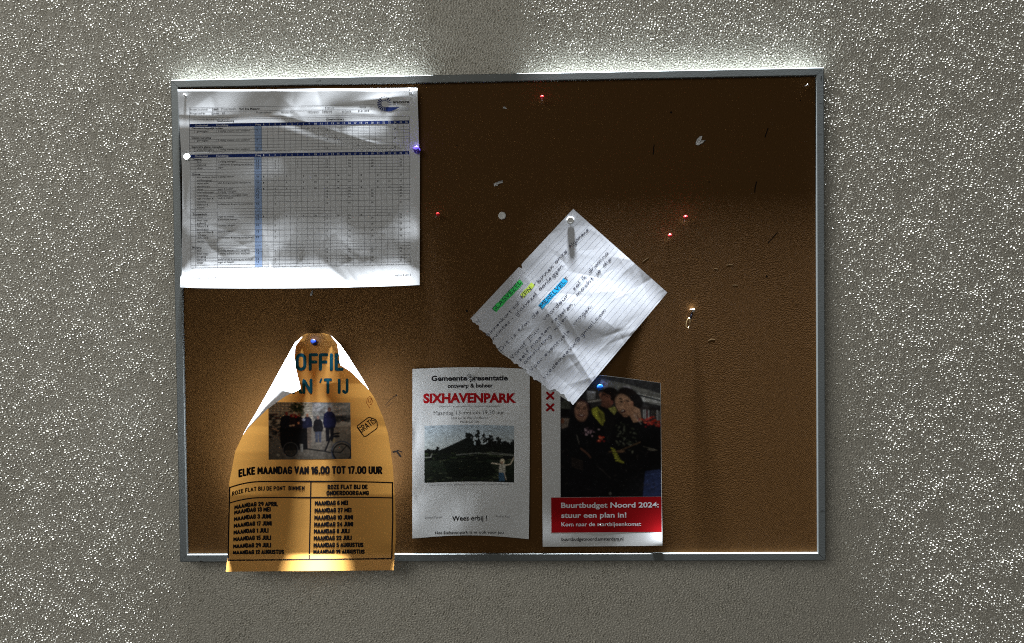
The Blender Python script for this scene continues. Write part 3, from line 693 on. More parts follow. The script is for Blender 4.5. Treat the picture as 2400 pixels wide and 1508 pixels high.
for s, x1_, y in (('MAANDAG 6 MEI', 814.5, 1183.5), ('MAANDAG 27 MEI', 822.5, 1200.5), ('MAANDAG 10 JUNI', 826, 1217.5), ('MAANDAG 24 JUNI', 826.5, 1233.5), ('MAANDAG 8 JULI', 818, 1249.5), ('MAANDAG 22 JULI', 823, 1265.5), ('MAANDAG 5 AUGUSTUS', 850.5, 1282), ('MAANDAG 19 AUGUSTUS', 853.5, 1298)):
    st(s, 739 - (y - 1183) * .03, x1_, (y, y - .3))
bobj('date_column', b, BLACK, op)
# printed photograph: neighbours round a cargo bike in front of flats
p = Pic(629, 943, 823, 1077, 1)
p.vgrad(943, 1000, (96, 104, 108), (132, 128, 120)); p.vgrad(1000, 1077, (104, 98, 90), (66, 62, 56)); p.noise(.10, 9, 3)
for k in range(26): p.ell(random.uniform(730, 822), random.uniform(945, 972), random.uniform(6, 18), random.uniform(2, 5), (160, 162, 166), .25)
p.poly([(629, 943), (733, 943), (733, 985), (629, 996)], (150, 146, 134))
for yy in range(947, 985, 6):
    p.line([(632, yy), (690, yy + 1)], 1.8, (66, 68, 72), .8); p.line([(716, yy), (732, yy)], 1.6, (80, 80, 78), .8)
for xx in range(640, 700, 9): p.line([(xx, 945), (xx, 985)], 1.5, (60, 62, 66), .7)
for k in range(60): p.ell(random.gauss(700, 9), random.gauss(956, 8), random.uniform(2, 5), random.uniform(2, 4), random.choice([(30, 38, 26), (44, 52, 34), (22, 28, 20)]), .8)
for k in range(20): p.ell(random.gauss(757, 5), random.gauss(967, 7), 3, 4, (84, 84, 82), .6)
p.poly([(735, 976), (822, 972), (822, 985), (740, 984)], (58, 62, 66), .8)
for k in range(14): p.ell(random.uniform(780, 822), random.uniform(978, 988), 6, 3, (30, 32, 36), .8)
for k in range(40): p.ell(random.uniform(629, 662), random.uniform(972, 1030), random.uniform(3, 8), random.uniform(1.5, 4), random.choice([(20, 20, 24), (36, 38, 42), (112, 106, 98), (14, 14, 18), (60, 34, 32)]), .8)
def man(x, y, h, coat, face=(120, 84, 66), wd=1.0, legs=(20, 20, 28)):
    p.poly([(x - .13 * h * wd, y + .55 * h), (x - .11 * h * wd, y + h), (x - .02 * h, y + h), (x, y + .6 * h), (x + .03 * h, y + h), (x + .11 * h * wd, y + h), (x + .13 * h * wd, y + .5 * h)], legs)
    p.poly([(x - .07 * h, y + .12 * h), (x - .16 * h * wd, y + .2 * h), (x - .2 * h * wd, y + .45 * h), (x - .16 * h * wd, y + .6 * h), (x + .16 * h * wd, y + .6 * h), (x + .2 * h * wd, y + .45 * h), (x + .16 * h * wd, y + .2 * h), (x + .07 * h, y + .12 * h)], coat)
    p.ell(x, y + .06 * h, .055 * h, .07 * h, face)
p.ell(688, 982, 12, 12, (110, 20, 28)); p.poly([(683, 975), (700, 975), (698, 996), (686, 996)], (120, 22, 30))
man(672, 966, 66, (16, 17, 28), (110, 50, 48), 1.25); man(702, 970, 56, (22, 18, 24)); man(721, 970, 60, (24, 26, 44)); man(688, 972, 50, (30, 22, 26))
p.ell(688, 997, 3, 2, (170, 140, 120)); p.ell(700, 992, 2.5, 3, (150, 104, 80)); p.ell(681, 998, 3, 1.8, (160, 140, 120)); p.ell(712, 984, 4, 3, (120, 124, 140))
man(746, 975, 62, (20, 19, 22), (104, 84, 78), 1.0, (54, 58, 70)); man(773, 955, 80, (16, 18, 42), (84, 62, 54), 1.0, (18, 18, 24))
p.poly([(656, 1003), (727, 1004), (722, 1054), (664, 1056), (657, 1040)], (12, 11, 13)); p.poly([(720, 1003), (731, 1001), (727, 1052), (721, 1054)], (88, 78, 70), .9)
p.poly([(703, 1040), (710, 1041), (710, 1060), (704, 1058)], (96, 94, 90)); p.ring(681, 1054, 17, 1.6, (70, 70, 72)); p.ring(681, 1054, 15, 3, (14, 14, 16)); p.ell(681, 1054, 13, 13, (26, 25, 24), .8)
p.line([(720, 1052), (760, 1058), (775, 1062)], 3, (16, 16, 18)); p.line([(762, 1056), (778, 1018), (794, 1016)], 4, (14, 14, 18)); p.ell(788, 1023, 9, 3, (16, 16, 20)); p.ell(783, 1033, 3, 5, (112, 98, 66), .7)
p.ring(801, 1062, 21, 3.2, (16, 17, 20)); p.ring(801, 1060, 24, 2.4, (44, 52, 66), ry=25)
for a in range(0, 180, 20): p.line([(801 - 19 * math.cos(math.radians(a)), 1062 - 19 * math.sin(math.radians(a))), (801 + 19 * math.cos(math.radians(a)), 1062 + 19 * math.sin(math.radians(a)))], .5, (92, 90, 86), .5)
p.line([(780, 1060), (798, 1061), (812, 1045)], 2.4, (12, 12, 15)); p.line([(776, 1056), (786, 1074)], 2, (12, 12, 15)); p.ell(652, 1066, 4, 3, (110, 106, 96)); p.line([(640, 1004), (652, 1010)], 3, (150, 120, 96))
p.noise(.22, 3, 5); p.blur(1); p.noise(.10, 1, 6); p.c = np.minimum(p.c * 1.35, .5)
p.build('printed_photo', [(629, 943), (821, 944), (823.5, 1076), (629.5, 1078)], d_or, op)

# ------------------------------------------------------------------ white park poster
def d_wp(x, y):
    c = (x - 1103) / 137.0
    return CK + 0.9 + 1.8 * c * c + 1.6 * sstep(1100, 1265, y) * (1 - .3 * c * c) + 2.2 * sstep(1255, 1270, y + 3 * c * c) * 0 - .8 * np.exp(-((x - 1100) / 30) ** 2 - ((y - 880) / 30) ** 2) + 4.0 * bump2(x, y, 962, 1000, 9, 46) + .35 * sw(x, y)
sw = sines(21, 5, 90, 240, 1.0)
wp = thing('park_poster', P(1100, 880, CK), 'white poster headed in red with a dark landscape photo, lower middle of the board', 'poster')
def e_wp(u, v):
    X, Y = bil([(966.8, 865.3), (1241.5, 865.5), (1239.3, 1264), (966.3, 1262.5)], u, v)
    return X + 1.2 * np.sin(math.pi * v) * (u - .2), Y - (4.2 * (1 - v) + 8 * v) * np.sin(math.pi * u)
sheet('paper', e_wp, d_wp, GLOSSY, wp, 90, 120)
def wq(x, y):  # the sheet bows, so do its printed lines
    u = np.clip((x - 967) / 273, 0, 1); v = np.clip((y - 865) / 398, 0, 1); return x, y - (1.0 * (1 - v) + 3.0 * v) * (np.sin(math.pi * u) - .6)
b = Buf(); tx = lambda s, a, c, y, cap, bo=0., sl=0: text(b, s, a, c, y, cap, d_wp, bo, warp=wq, slant=sl)
tx('Gemeente presentatie', 1011, 1190.5, (893.2, 891.8), 11.4, .038); tx('ontwerp & beheer', 1049, 1156, (909.8, 908.6), 9.2, .035)
bobj('title', b, BLACK, wp); b = Buf(); tx('(Uiteraard is er ook ruimte voor vragen aan de gemeente)', 1029, 1171, (955, 954), 3.6, 0, .2)
tx('Maandag 13 mei om 19.30 uur', 1016.5, 1182, (973, 971.6), 9.2, -.004); tx('Huis van de Wijk De Meeuw', 1058, 1143, (983.5, 982.8), 5.4, -.002); tx('Motorwal 300', 1079, 1122.5, (992.4, 992), 5.4, -.002)
bobj('date_lines', b, BLACK, wp); b = Buf(); tx('Wees erbij !', 1059.8, 1141.5, (1221.8, 1221), 11.2, .02); tx('Het Sixhavenpark is er ook voor jou', 1019.8, 1180.4, (1252.6, 1251.8), 6.4, .02)
bobj('slogan', b, BLACK, wp)
b = Buf(); tx('SIXHAVENPARK', 992, 1210.3, (944, 943.3), 20.0, .05); bobj('headline', b, REDI, wp)
b = Buf(); tx('Impressie park maart, gemeente Amsterdam 2020, credits N. Prijsverge', 1006, 1193, (1138.6, 1137.6), 3.4, 0, .15); tx('Artikel Parool', 996, 1036, (1215, 1214.5), 4.6); tx('Artikel Rodi', 1162, 1195, (1213, 1213.5), 4.6)
bobj('small_print', b, GREYI, wp)
p = Pic(995, 998, 1205, 1131, 1)
p.vgrad(998, 1070, (132, 142, 148), (156, 160, 154)); p.vgrad(1062, 1131, (30, 36, 26), (18, 20, 16)); p.noise(.05, 12, 9)
p.poly([(995, 1056), (1010, 1054), (1030, 1056), (1060, 1044), (1090, 1030), (1098, 1026), (1120, 1044), (1205, 1040), (1205, 1080), (995, 1080)], (16, 18, 14))
for (cx_, cy_, rx, ry) in ((1096, 1027, 8, 11), (1105, 1026, 7, 8), (1118, 1018, 6.5, 13), (1119, 1035, 9, 14), (1134, 1030, 6, 12), (1150, 1032, 8, 13), (1145, 1040, 9, 12), (1169, 1033, 8, 12), (1182, 1040, 8, 8), (1195, 1043, 9, 7), (1160, 1042, 10, 8), (1024, 1052, 6, 8), (1003, 1058, 8, 8), (1204, 1036, 5, 8)):
    for k in range(16):
        a = random.uniform(0, 6.28); r_ = random.uniform(.3, 1.0); p.ell(cx_ + rx * r_ * math.cos(a) * .8, cy_ + ry * r_ * math.sin(a) * .85, rx * .34, rx * .34, (14, 15, 12), 1)
p.ell(1113, 1041, 2.2, 4, (150, 160, 160), .8); p.ell(1127, 1034, 1.4, 4, (150, 158, 156), .7)
for k in range(170): p.ell(random.uniform(995, 1205), random.uniform(1062, 1130), random.uniform(2, 9), random.uniform(.6, 1.8), random.choice([(52, 62, 38), (26, 34, 20), (12, 16, 10), (74, 78, 58), (20, 34, 18)]), .5)
p.line([(995, 1072), (1010, 1072), (1013, 1064)], 2, (120, 122, 112), .8); p.line([(1070, 1068), (1120, 1064), (1204, 1068)], 1.4, (120, 122, 112), .6); p.line([(1150, 1062), (1204, 1066)], 1, (140, 140, 130), .5)
p.line([(1032, 1075), (1046, 1092)], 2, (14, 16, 10)); p.poly([(1040, 1082), (1140, 1080), (1165, 1110), (1130, 1122), (1050, 1120)], (10, 13, 9), .75)
p.ell(1177, 1082, 5.2, 6, (178, 166, 140)); p.ell(1176, 1085, 3, 4, (120, 96, 78)); p.poly([(1170, 1088), (1184, 1088), (1184, 1108), (1169, 1108)], (132, 128, 116)); p.line([(1170, 1089), (1152, 1087)], 2, (168, 156, 136)); p.line([(1184, 1091), (1196, 1088), (1204, 1072)], 2, (168, 156, 136))
p.poly([(1169, 1108), (1183, 1108), (1182, 1128), (1169, 1128)], (44, 66, 84)); p.line([(1181, 1108), (1186, 1124)], 2, (140, 130, 116)); p.line([(1013, 1003), (1018, 1002)], 1.4, (60, 70, 80)); p.line([(1035, 1001), (1037, 1003)], 1.6, (60, 70, 80))
p.noise(.16, 3, 12); p.blur(1); p.noise(.08, 1, 13); p.c *= 1.35
p.build('printed_photo', [(995, 998.6), (1205, 998.6), (1205, 1131.5), (994.7, 1132.2)], d_wp, wp, warp=lambda x, y: (x, y - 2.6 * np.sin(math.pi * np.clip((x - 995) / 210, 0, 1))))

# ------------------------------------------------------------------ budget poster
sb = sines(31, 5, 100, 260, 1.0)
def d_bp(x, y): return CK + 1.8 + 2.2 * ((x - 1411) / 140) ** 2 + 3.0 * bump2(x, y, 1556, 888, 52, 26) + 2.5 * bump2(x, y, 1555, 1275, 30, 30) + .3 * sb(x, y) + 1.6 * sstep(1150, 1285, y)
bp = thing('budget_poster', P(1405, 905, CK), 'poster with three smiling people in a dark photo above a red banner', 'poster')
c_bp = [(1268.5, 868), (1548.5, 898), (1552.6, 1279.6), (1272, 1282)]
def e_bp(u, v):
    X, Y = bil(c_bp, u, v); return X, Y - 3.5 * np.sin(math.pi * u) * (1 - v)
sheet('paper', e_bp, d_bp, GLOSSY, bp, 90, 120)
p = Pic(1313.6, 872, 1550, 1165, 1)
D = (12, 11, 12)
p.put(np.ones(p.X.shape), (20, 19, 20)); p.vgrad(872, 960, (66, 66, 68), (44, 42, 40))
p.poly([(1410, 880), (1470, 886), (1550, 900), (1550, 922), (1500, 915), (1405, 905)], (120, 120, 116)); p.poly([(1490, 905), (1550, 913), (1550, 930), (1495, 925)], (188, 190, 186)); p.line([(1485, 908), (1550, 918)], 4, (52, 54, 60)); p.line([(1490, 925), (1550, 927)], 2, (60, 58, 56))
p.poly([(1500, 936), (1550, 938), (1550, 985), (1500, 975)], (46, 42, 40))
for xx in range(1509, 1550, 4): p.line([(xx, 944 + random.uniform(0, 4)), (xx, 968)], 2.2, random.choice([(150, 150, 146), (74, 70, 66), (190, 190, 188), (96, 40, 44), (36, 34, 36)]), .9)
p.poly([(1375, 912), (1396, 912), (1396, 930), (1378, 934)], (120, 120, 120)); p.line([(1378, 914), (1395, 914)], 3, (186, 188, 192)); p.line([(1378, 938), (1408, 932)], 4, (150, 146, 138)); p.line([(1380, 934), (1406, 929)], 2, (70, 68, 64))
p.poly([(1408, 886), (1427, 886), (1424, 902), (1410, 900)], (150, 146, 152)); p.ell(1416, 893, 4, 4, (120, 104, 120)); p.poly([(1461, 891), (1480, 893), (1492, 917), (1482, 912), (1466, 903)], (172, 168, 176)); p.ell(1472, 898, 3, 3, (70, 50, 66)); p.ell(1480, 904, 2.5, 3, (80, 60, 76))
p.poly([(1314, 958), (1336, 958), (1336, 975), (1314, 975)], (14, 13, 13)); p.poly([(1316, 980), (1335, 980), (1331, 1000), (1317, 1005)], (96, 84, 74)); p.ell(1319, 987, 4, 6, (96, 58, 40)); p.poly([(1314, 946), (1332, 930), (1336, 958), (1314, 958)], (64, 66, 58))
# middle person, hi-vis collar
p.poly([(1384, 955), (1405, 945), (1448, 945), (1462, 970), (1440, 1010), (1395, 1000), (1384, 975)], (20, 18, 18)); p.poly([(1384, 956), (1400, 948), (1412, 962), (1414, 992), (1400, 990), (1388, 980)], (150, 150, 52)); p.poly([(1408, 955), (1416, 962), (1419, 980), (1411, 994), (1400, 962)], (112, 110, 42)); p.poly([(1426, 950), (1440, 944), (1447, 953), (1440, 965)], (136, 134, 70)); p.line([(1400, 952), (1412, 978)], 1.6, (40, 40, 20))
p.ell(1424, 927, 14.5, 22, (112, 74, 58)); p.ell(1432, 908, 17, 10, (26, 20, 18)); p.ell(1438, 922, 7, 13, (28, 20, 18)); p.ell(1417, 918, 4.5, 1.6, (40, 26, 24)); p.ell(1411, 921, 2.4, 3.6, (66, 42, 34)); p.poly([(1404, 918), (1410, 912), (1409, 932)], (134, 92, 72)); p.line([(1407, 936), (1418, 935)], 2, (60, 34, 32)); p.ell(1419, 943, 10, 5, (92, 60, 48)); p.ell(1435, 935, 3, 5, (120, 70, 60)); p.ell(1424, 921, 3.5, 1.3, (36, 22, 20)); p.ell(1427, 932, 5, 4, (128, 82, 66), .6)
# right person, looking down
p.poly([(1448, 968), (1478, 958), (1502, 962), (1530, 985), (1550, 1000), (1550, 1165), (1425, 1165), (1420, 1060), (1436, 1000)], (13, 12, 13))
p.ell(1473, 914, 27, 20, (26, 20, 18), 1, 15); p.ell(1490, 930, 18, 22, (20, 16, 15), 1, 20); p.poly([(1478, 935), (1500, 945), (1505, 975), (1485, 980), (1476, 962)], (142, 108, 84)); p.ell(1463, 938, 19, 26, (158, 122, 96), 1, -22); p.ell(1474, 944, 12, 20, (150, 112, 86), 1, -15)
p.ell(1456, 924, 5, 1.6, (50, 36, 30), 1, 15); p.ell(1457, 931, 4, 1.8, (40, 28, 26), 1, 10); p.ell(1472, 928, 5, 1.8, (44, 32, 28), 1, 15); p.poly([(1449, 932), (1455, 946), (1447, 947)], (172, 134, 106)); p.ell(1461, 954, 6.5, 4.4, (70, 34, 32), 1, -30); p.ell(1460, 953, 4, 1.4, (190, 178, 164), 1, -30); p.ell(1482, 933, 3, 6, (140, 98, 76)); p.ell(1466, 964, 7, 4, (120, 88, 68)); p.line([(1494, 958), (1498, 976)], 2, (84, 60, 50)); p.line([(1487, 960), (1503, 982)], 2.4, (150, 140, 132), .5)
for k in range(46): p.ell(random.gauss(1522, 13), random.gauss(972, 5.5), random.uniform(1.5, 4.5), random.uniform(1, 3), random.choice([(150, 36, 34), (112, 22, 26), (180, 82, 62), (70, 16, 18), (168, 50, 30)]), .8)
# left person, headscarf
p.poly([(1336, 1000), (1342, 940), (1358, 934), (1380, 940), (1390, 968), (1414, 996), (1426, 1040), (1426, 1165), (1313, 1165), (1313, 1020)], (13, 12, 14)); p.ell(1364, 957, 24, 24, (24, 20, 22)); p.ell(1363, 962, 15.5, 23, (126, 92, 74)); p.ell(1363, 944, 12, 5, (144, 110, 92)); p.ell(1356, 956, 4, 1.3, (46, 30, 28)); p.ell(1370, 956, 4, 1.3, (46, 30, 28)); p.ell(1356, 953, 5, .9, (50, 34, 30)); p.ell(1370, 953, 5, .9, (50, 34, 30)); p.ell(1363, 962, 3, 4, (140, 100, 82)); p.ell(1363, 972, 8, 3, (84, 42, 42)); p.ell(1363, 971, 5.0, .9, (176, 160, 148)); p.ell(1354, 965, 4, 3, (146, 104, 86), .7); p.ell(1372, 965, 4, 3, (146, 104, 86), .7); p.line([(1350, 940), (1363, 934), (1377, 941), (1382, 958)], 1.6, (80, 52, 54))
for k in range(30): p.ell(random.gauss(1381, 7), random.gauss(1008, 4.5), random.uniform(1, 3.4), random.uniform(1, 2.6), random.choice([(172, 140, 150), (120, 96, 104), (190, 168, 172), (60, 44, 50)]), .8)
for k in range(16): p.ell(random.gauss(1408, 4) , random.gauss(1026, 4), 2.5, 2, random.choice([(190, 60, 40), (220, 120, 90), (120, 30, 26)]), .8)
for k in range(70): p.ell(random.gauss(1468, 16), random.gauss(1012, 18), random.uniform(1.5, 5), random.uniform(.8, 2.4), random.choice([(70, 74, 58), (96, 98, 84), (36, 40, 28), (22, 24, 18)]), .55, random.uniform(0, 180))
p.line([(1428, 1055), (1452, 1052), (1476, 1040), (1500, 1028)], 3, (90, 70, 50), .8); p.ell(1456, 1053, 9, 3, (112, 84, 62), .8, -10); p.line([(1362, 1050), (1378, 1062), (1384, 1070)], 4, (96, 66, 52), .8); p.line([(1352, 1018), (1358, 1040)], 1.4, (110, 104, 96), .6)
for i in range(6): p.line([(1433 + i * 2.2, 1046 + i * 6), (1441 + i * 2.6, 1050 + i * 5)], 3, (150, 150, 52), .9)
p.line([(1440, 1060), (1450, 1076), (1460, 1080)], 5, (140, 140, 50), .8)
for k in range(6): p.line([(1340, 1072 + 4 * k), (1366, 1080 + 4 * k)], .9, (90, 74, 62), .5)
p.poly([(1512, 1100), (1550, 1094), (1550, 1165), (1506, 1165)], (34, 42, 70)); p.line([(1516, 1110), (1545, 1104)], 2, (60, 72, 110), .6); p.ell(1528, 1045, 9, 3, (112, 106, 92), .6); p.line([(1508, 1038), (1540, 1046)], 1.4, (120, 114, 100), .6); p.line([(1400, 1090), (1432, 1120)], 1.2, (70, 64, 58), .5); p.ell(1430, 1156, 3, 4, (110, 106, 98), .6)
for k in range(120): p.ell(random.uniform(1316, 1548), random.uniform(1030, 1160), random.uniform(1, 7), random.uniform(.6, 2), random.choice([(38, 36, 36), (6, 6, 8), (50, 46, 42), (8, 8, 10)]), .35, random.uniform(0, 180))
p.noise(.24, 4, 21); p.noise(.14, 2, 22); p.blur(2); p.noise(.08, 1, 23); p.c = np.minimum(p.c * 1.0, .6)
p.build('printed_photo', [(1313.4, 872.5), (1548.0, 898.2), (1549.8, 1164.3), (1313.8, 1166)], d_bp, bp, warp=lambda x, y: (x, y - 2.4 * np.sin(math.pi * np.clip((x - 1290) / 258, 0, 1)) * np.clip((1165 - y) / 290, 0, 1)))
b = Buf(); patch(b, [(1291.7, 1166.6), (1550.3, 1164.6), (1551, 1247), (1292.3, 1249)], d_bp, 30, 12, eps=.08); bobj('red_banner', b, REDI, bp)
b = Buf(); t_ = lambda s, a, c, y, cap, bo, eps=.14: text(b, s, a, c, y, cap, d_bp, bo, eps=eps)
t_('Buurtbudget Noord 2024:', 1315, 1544, (1190.6, 1189.4), 11.6, .022); t_('stuur een plan in!', 1315.5, 1468, (1214, 1213), 11.4, .022); t_('Kom naar de startbijeenkomst', 1315.8, 1502.5, (1233.8, 1232.8), 8.8, .012)
bobj('banner_lettering', b, WHITEI, bp)
b = Buf(); t_('buurtbudgetnoord.amsterdam.nl', 1316, 1461, (1268, 1267), 7.4, .024, eps=.06); bobj('web_address', b, BLACK, bp)
for cy_ in (900, 928, 955.3):
    b = Buf(); ribbon(b, [(1280.5, cy_ - 8.5), (1298.5, cy_ + 8.5)], 5.4, d_bp, caps=False); ribbon(b, [(1298.5, cy_ - 8.5), (1280.5, cy_ + 8.5)], 5.4, d_bp, caps=False); bobj('city_cross', b, REDI, bp)

# ------------------------------------------------------------------ handwritten note and the blank card behind it
NL, NT, NR, NB = np.array((1101., 749.)), np.array((1343.5, 490.)), np.array((1564., 686.)), np.array((1345., 947.5))
crn = facets(41, 95, 1110, 500, 1560, 940, 40, 0.024); crn2 = facets(42, 130, 1110, 500, 1560, 940, 18, 0.035); wn_ = sines(43, 7, 90, 300, 1.0)
def d_nt(x, y):
    t = np.hypot(x - 1337, y - 516); low = sstep(600, 950, y)
    r = CK + 1.5 + 4.0 * sstep(18, 240, t) + 3.5 * np.clip((y - 530) / 420, 0, 1.05) + 3.5 * sstep(1440, 1564, x) + 2.0 * sstep(1210, 1100, x)
    fold = (x - 1222) * .62 + (y - 632) * -.39     # long crease running down from the tear
    ridge = .35 * np.exp(-np.sqrt((fold / 9) ** 2 + .01)) * sstep(610, 660, y)
    return r + .3 * wn_(x, y) + crn(x, y) * .9 * sstep(15, 60, t) + crn2(x, y) * .8 * sstep(30, 70, t) + ridge
nt_ = thing('handwritten_note', P(1337, 516, CK), 'crumpled lined note in pen with green, yellow and blue highlighter, hung by one corner', 'note')
def e_nt(u, v):
    # u along the writing (left corner -> top corner), v down the rows
    X = NL[0] + (NT - NL)[0] * u + (NB - NL)[0] * v + ((NR - NT) - (NB - NL))[0] * u * v
    Y = NL[1] + (NT - NL)[1] * u + (NB - NL)[1] * v + ((NR - NT) - (NB - NL))[1] * u * v
    # torn left edge and the step near the bottom corner
    tear = (1 - u) ** 14 * (2.0 * np.sin(v * 37) + 1.4 * np.sin(v * 91 + 1) + 1.0 * np.sin(v * 170) - 2.5)
    step = np.clip((.80 - v) * 60, -1, 1) * .5 + .5
    lowleft = (1 - u) ** 10 * (-11 * sstep(.1, .35, v) * step + 2)
    ex, ey = (NT - NL) / np.hypot(*(NT - NL))
    nick = 7.0 * np.exp(-((u - .487) / .008) ** 2) * (1 - v) ** 30
    return X + ex * (tear + lowleft) + .6 * nick, Y + ey * (tear + lowleft) + .9 * nick
sheet('paper', e_nt, d_nt, NOTEP, nt_, 230, 210)
def nuv(u, v):
    u = np.asarray(u, float); v = np.asarray(v, float); q = e_nt(np.clip(u, 0, 1), np.clip(v, 0, 1)); return np.stack([q[0], q[1]], -1)
b = Buf()
for k in range(1, 26):
    v_ = .02 + k * .0385; us = np.linspace(.012, .992, 60); pts = nuv(us, np.full(60, v_)); ribbon(b, pts, .6, d_nt, caps=False, step=5, eps=.04)
bobj('ruled_lines', b, RULE, nt_)
def hl(a, c, wd, m, name):
    b = Buf(); pts = resample([a, c], 6); pts = pts + np.random.default_rng(3).normal(0, .5, pts.shape); ribbon(b, pts, wd, d_nt, caps=False, step=3, eps=.07); bobj(name, b, m, nt_)
hl((1157, 729), (1222, 660), 13, GREENH, 'green_highlight'); hl((1222, 696), (1250, 666), 11, YELH, 'yellow_highlight'); hl((1265, 722), (1326, 656), 13, BLUEH, 'blue_highlight')
b = Buf()
def pen(s, a, c, xh, wd=1.25, jit=.12): stroke_text(b, s, a[0], c[0], (a[1], c[1]), xh, wd, d_nt_pen, glyphs=PENL, gap=.32, jit=jit)
d_nt_pen = lambda x, y: d_nt(x, y) + .05
pen('GLASVEZEL', (1160, 731), (1222, 664), 5.2, 1.5); pen('Binnenkort zal', (1145, 789), (1218, 711), 4.2); pen('KPN -', (1225, 700), (1257, 667), 4.6, 1.4); pen('binnen', (1264, 663), (1298, 625), 4.6)
pen('onze', (1304, 618), (1330, 590), 4.2); pen('Algemene', (1337, 582), (1380, 540), 4.4); pen('ruimtes - glasvezel', (1157, 797), (1259, 690), 4.4); pen('aanleggen.', (1266, 682), (1322, 622), 4.4)
pen('Dit is t/m de', (1175, 823), (1264, 732), 5.0); pen('MERELVELT', (1270, 722), (1333, 654), 5.0, 1.5); pen('Vanaf jouw', (1202, 842), (1264, 772), 5.0); pen('voordeur', (1276, 752), (1332, 694), 4.6)
pen('zal ik draaina', (1346, 680), (1426, 594), 4.4); pen('zelf moeten', (1219, 848), (1290, 768), 4.6); pen('regelen,', (1296, 758), (1346, 712), 4.4); pen('mocht je die', (1354, 694), (1434, 608), 4.4)
pen('aansluiting', (1230, 854), (1292, 788), 4.2); pen('willen', (1302, 776), (1330, 744), 4.6); pen('Voor eventuele', (1246, 870), (1336, 778), 4.8); pen('vragen:', (1346, 762), (1388, 718), 4.4)
pen('vvedemeeuw@gmail.com', (1276, 888), (1420, 728), 4.6)
bobj('handwriting', b, PEN, nt_)
b = Buf(); ribbon(b, [(1114, 755), (1120, 753), (1126, 756)], 1.0, d_nt); ribbon(b, [(1119, 757), (1122, 749)], 1.0, d_nt); bobj('old_pin_tear', b, GREYI, nt_)
cb = thing('blank_card', P(1330, 560, CK), 'plain white card peeping out below the lower left edge of the handwritten note', 'card')
def e_cb(u, v):
    X, Y = bil([(1166, 823), (1352, 560), (1520, 690), (1341, 946.5)], u, v)
    rc = 5.0 * ((1 - u) ** 40) * ((1 - v) ** 60); return X + rc, Y - rc * .2 + 3.5 * np.sin(math.pi * v) * (1 - u) ** 2 * np.sign(.42 - v) * -1
d_cb = lambda x, y: CK + .5 + 3.5 * np.clip((y - 600) / 350, 0, 1) + 0.8 * np.sin(x * .02)
sheet('paper', e_cb, d_cb, GLOSSY, cb, 60, 50)

# ------------------------------------------------------------------ pins
PLW = mat('white_plastic', (0.78, 0.78, 0.75), 0.3, bump=(300, .05, .0003)); PLP = mat('violet_plastic', (0.09, 0.05, 0.48), 0.28, spec=.6); PLB = mat('blue_plastic', (0.005, 0.02, 0.15), 0.3); PLR = mat('red_plastic', (0.62, 0.03, 0.03), 0.25, spec=.6)
PLL = mat('light_blue_plastic', (0.01, 0.08, 0.34), 0.25, spec=.6); CLR = mat('clear_plastic', (0.92, 0.94, 0.95), 0.08, trans=.85); STEEL = mat('pin_steel', (0.72, 0.71, 0.68), 0.22, metal=1.0); BRASS = mat('brass_wire', (0.72, 0.55, 0.28), 0.25, metal=1.0)
def lathe(prof, n=20):
    """prof: (radius mm, height mm) -> mesh round local z"""
    V = []; F = []
    for r, h in prof:
        for i in range(n):
            a = 2 * math.pi * i / n; V.append((r * math.cos(a), r * math.sin(a), h))
    m = len(prof)
    for j in range(m - 1):
        for i in range(n): F.append((j * n + i, j * n + (i + 1) % n, (j + 1) * n + (i + 1) % n, (j + 1) * n + i))
    F.append(tuple(range((m - 1) * n, m * n))); F.append(tuple(range(n))[::-1])
    return np.array(V) * .001, F
def place(V, base, axis):
    """local z -> axis, at base point"""
    a = Vector(axis).normalized(); R = np.array(a.to_track_quat('Z', 'Y').to_matrix()); return V @ R.T + np.asarray(base)
PUSH = [(4.2, 0), (4.6, .4), (4.5, 1.1), (3.0, 1.8), (2.4, 3.2), (2.5, 6.2), (3.4, 7.6), (4.0, 8.6), (4.1, 9.4), (3.6, 10), (1.5, 10.2)]
BALL = [(.3, 0)] + [(3.6 * math.sin(t), 3.6 - 3.6 * math.cos(t)) for t in np.linspace(.25, math.pi - .1, 11)]
DISC = [(5.6, 0), (6.6, .3), (6.9, 1.0), (6.6, 2.0), (5.6, 2.7), (4.6, 2.5), (1.0, 2.3)]
def pin(name, px, py, d, prof, m, label, cat, axis=(0, -1, 0), group=None, needle=3.0, off=0.0, scale=1.0, head='head'):
    base = P(px, py, d); t = thing(name, base, label, cat, group)
    ax = np.array(Vector(axis).normalized()); V, F = lathe(prof); obj(head, place(V * scale, base + ax * off * .001, axis), F, m, t)
    V, F = lathe([(.45, -needle), (.5, .5 + off)], 8); obj('needle', place(V, base, axis), F, STEEL, t)
    return t
g_ball = 'red ball pins stuck in the cork'
pin('ball_pin', 1270, 244, CK, BALL, PLR, 'red ball pin nearest the top rail of the board', 'pin', (0.02, -.9, .45), g_ball, off=13)
pin('ball_pin', 1017, 514, CK, BALL, PLR, 'red ball pin slanting up to the right of the printed schedule', 'pin', (.5, -.7, .40), g_ball, off=13)
pin('ball_pin', 1601, 527, CK, BALL, PLR, 'upper of two red ball pins right of the handwritten note', 'pin', (0.03, -.85, .5), g_ball, off=18)
pin('ball_pin', 1566, 566, CK, BALL, PLR, 'lower of two red ball pins right of the handwritten note', 'pin', (0, -.85, .4), g_ball, off=16)
pin('disc_pin', 1177, 506, CK + .2, DISC, PLW, 'flat round white pin alone on bare cork left of the note', 'pin', group='flat white round pins')
pin('disc_pin', 1337, 517, float(d_nt(np.array([1337.]), np.array([516.]))[0]) + .4, DISC, PLW, 'flat round white pin holding the top corner of the note', 'pin', group='flat white round pins')
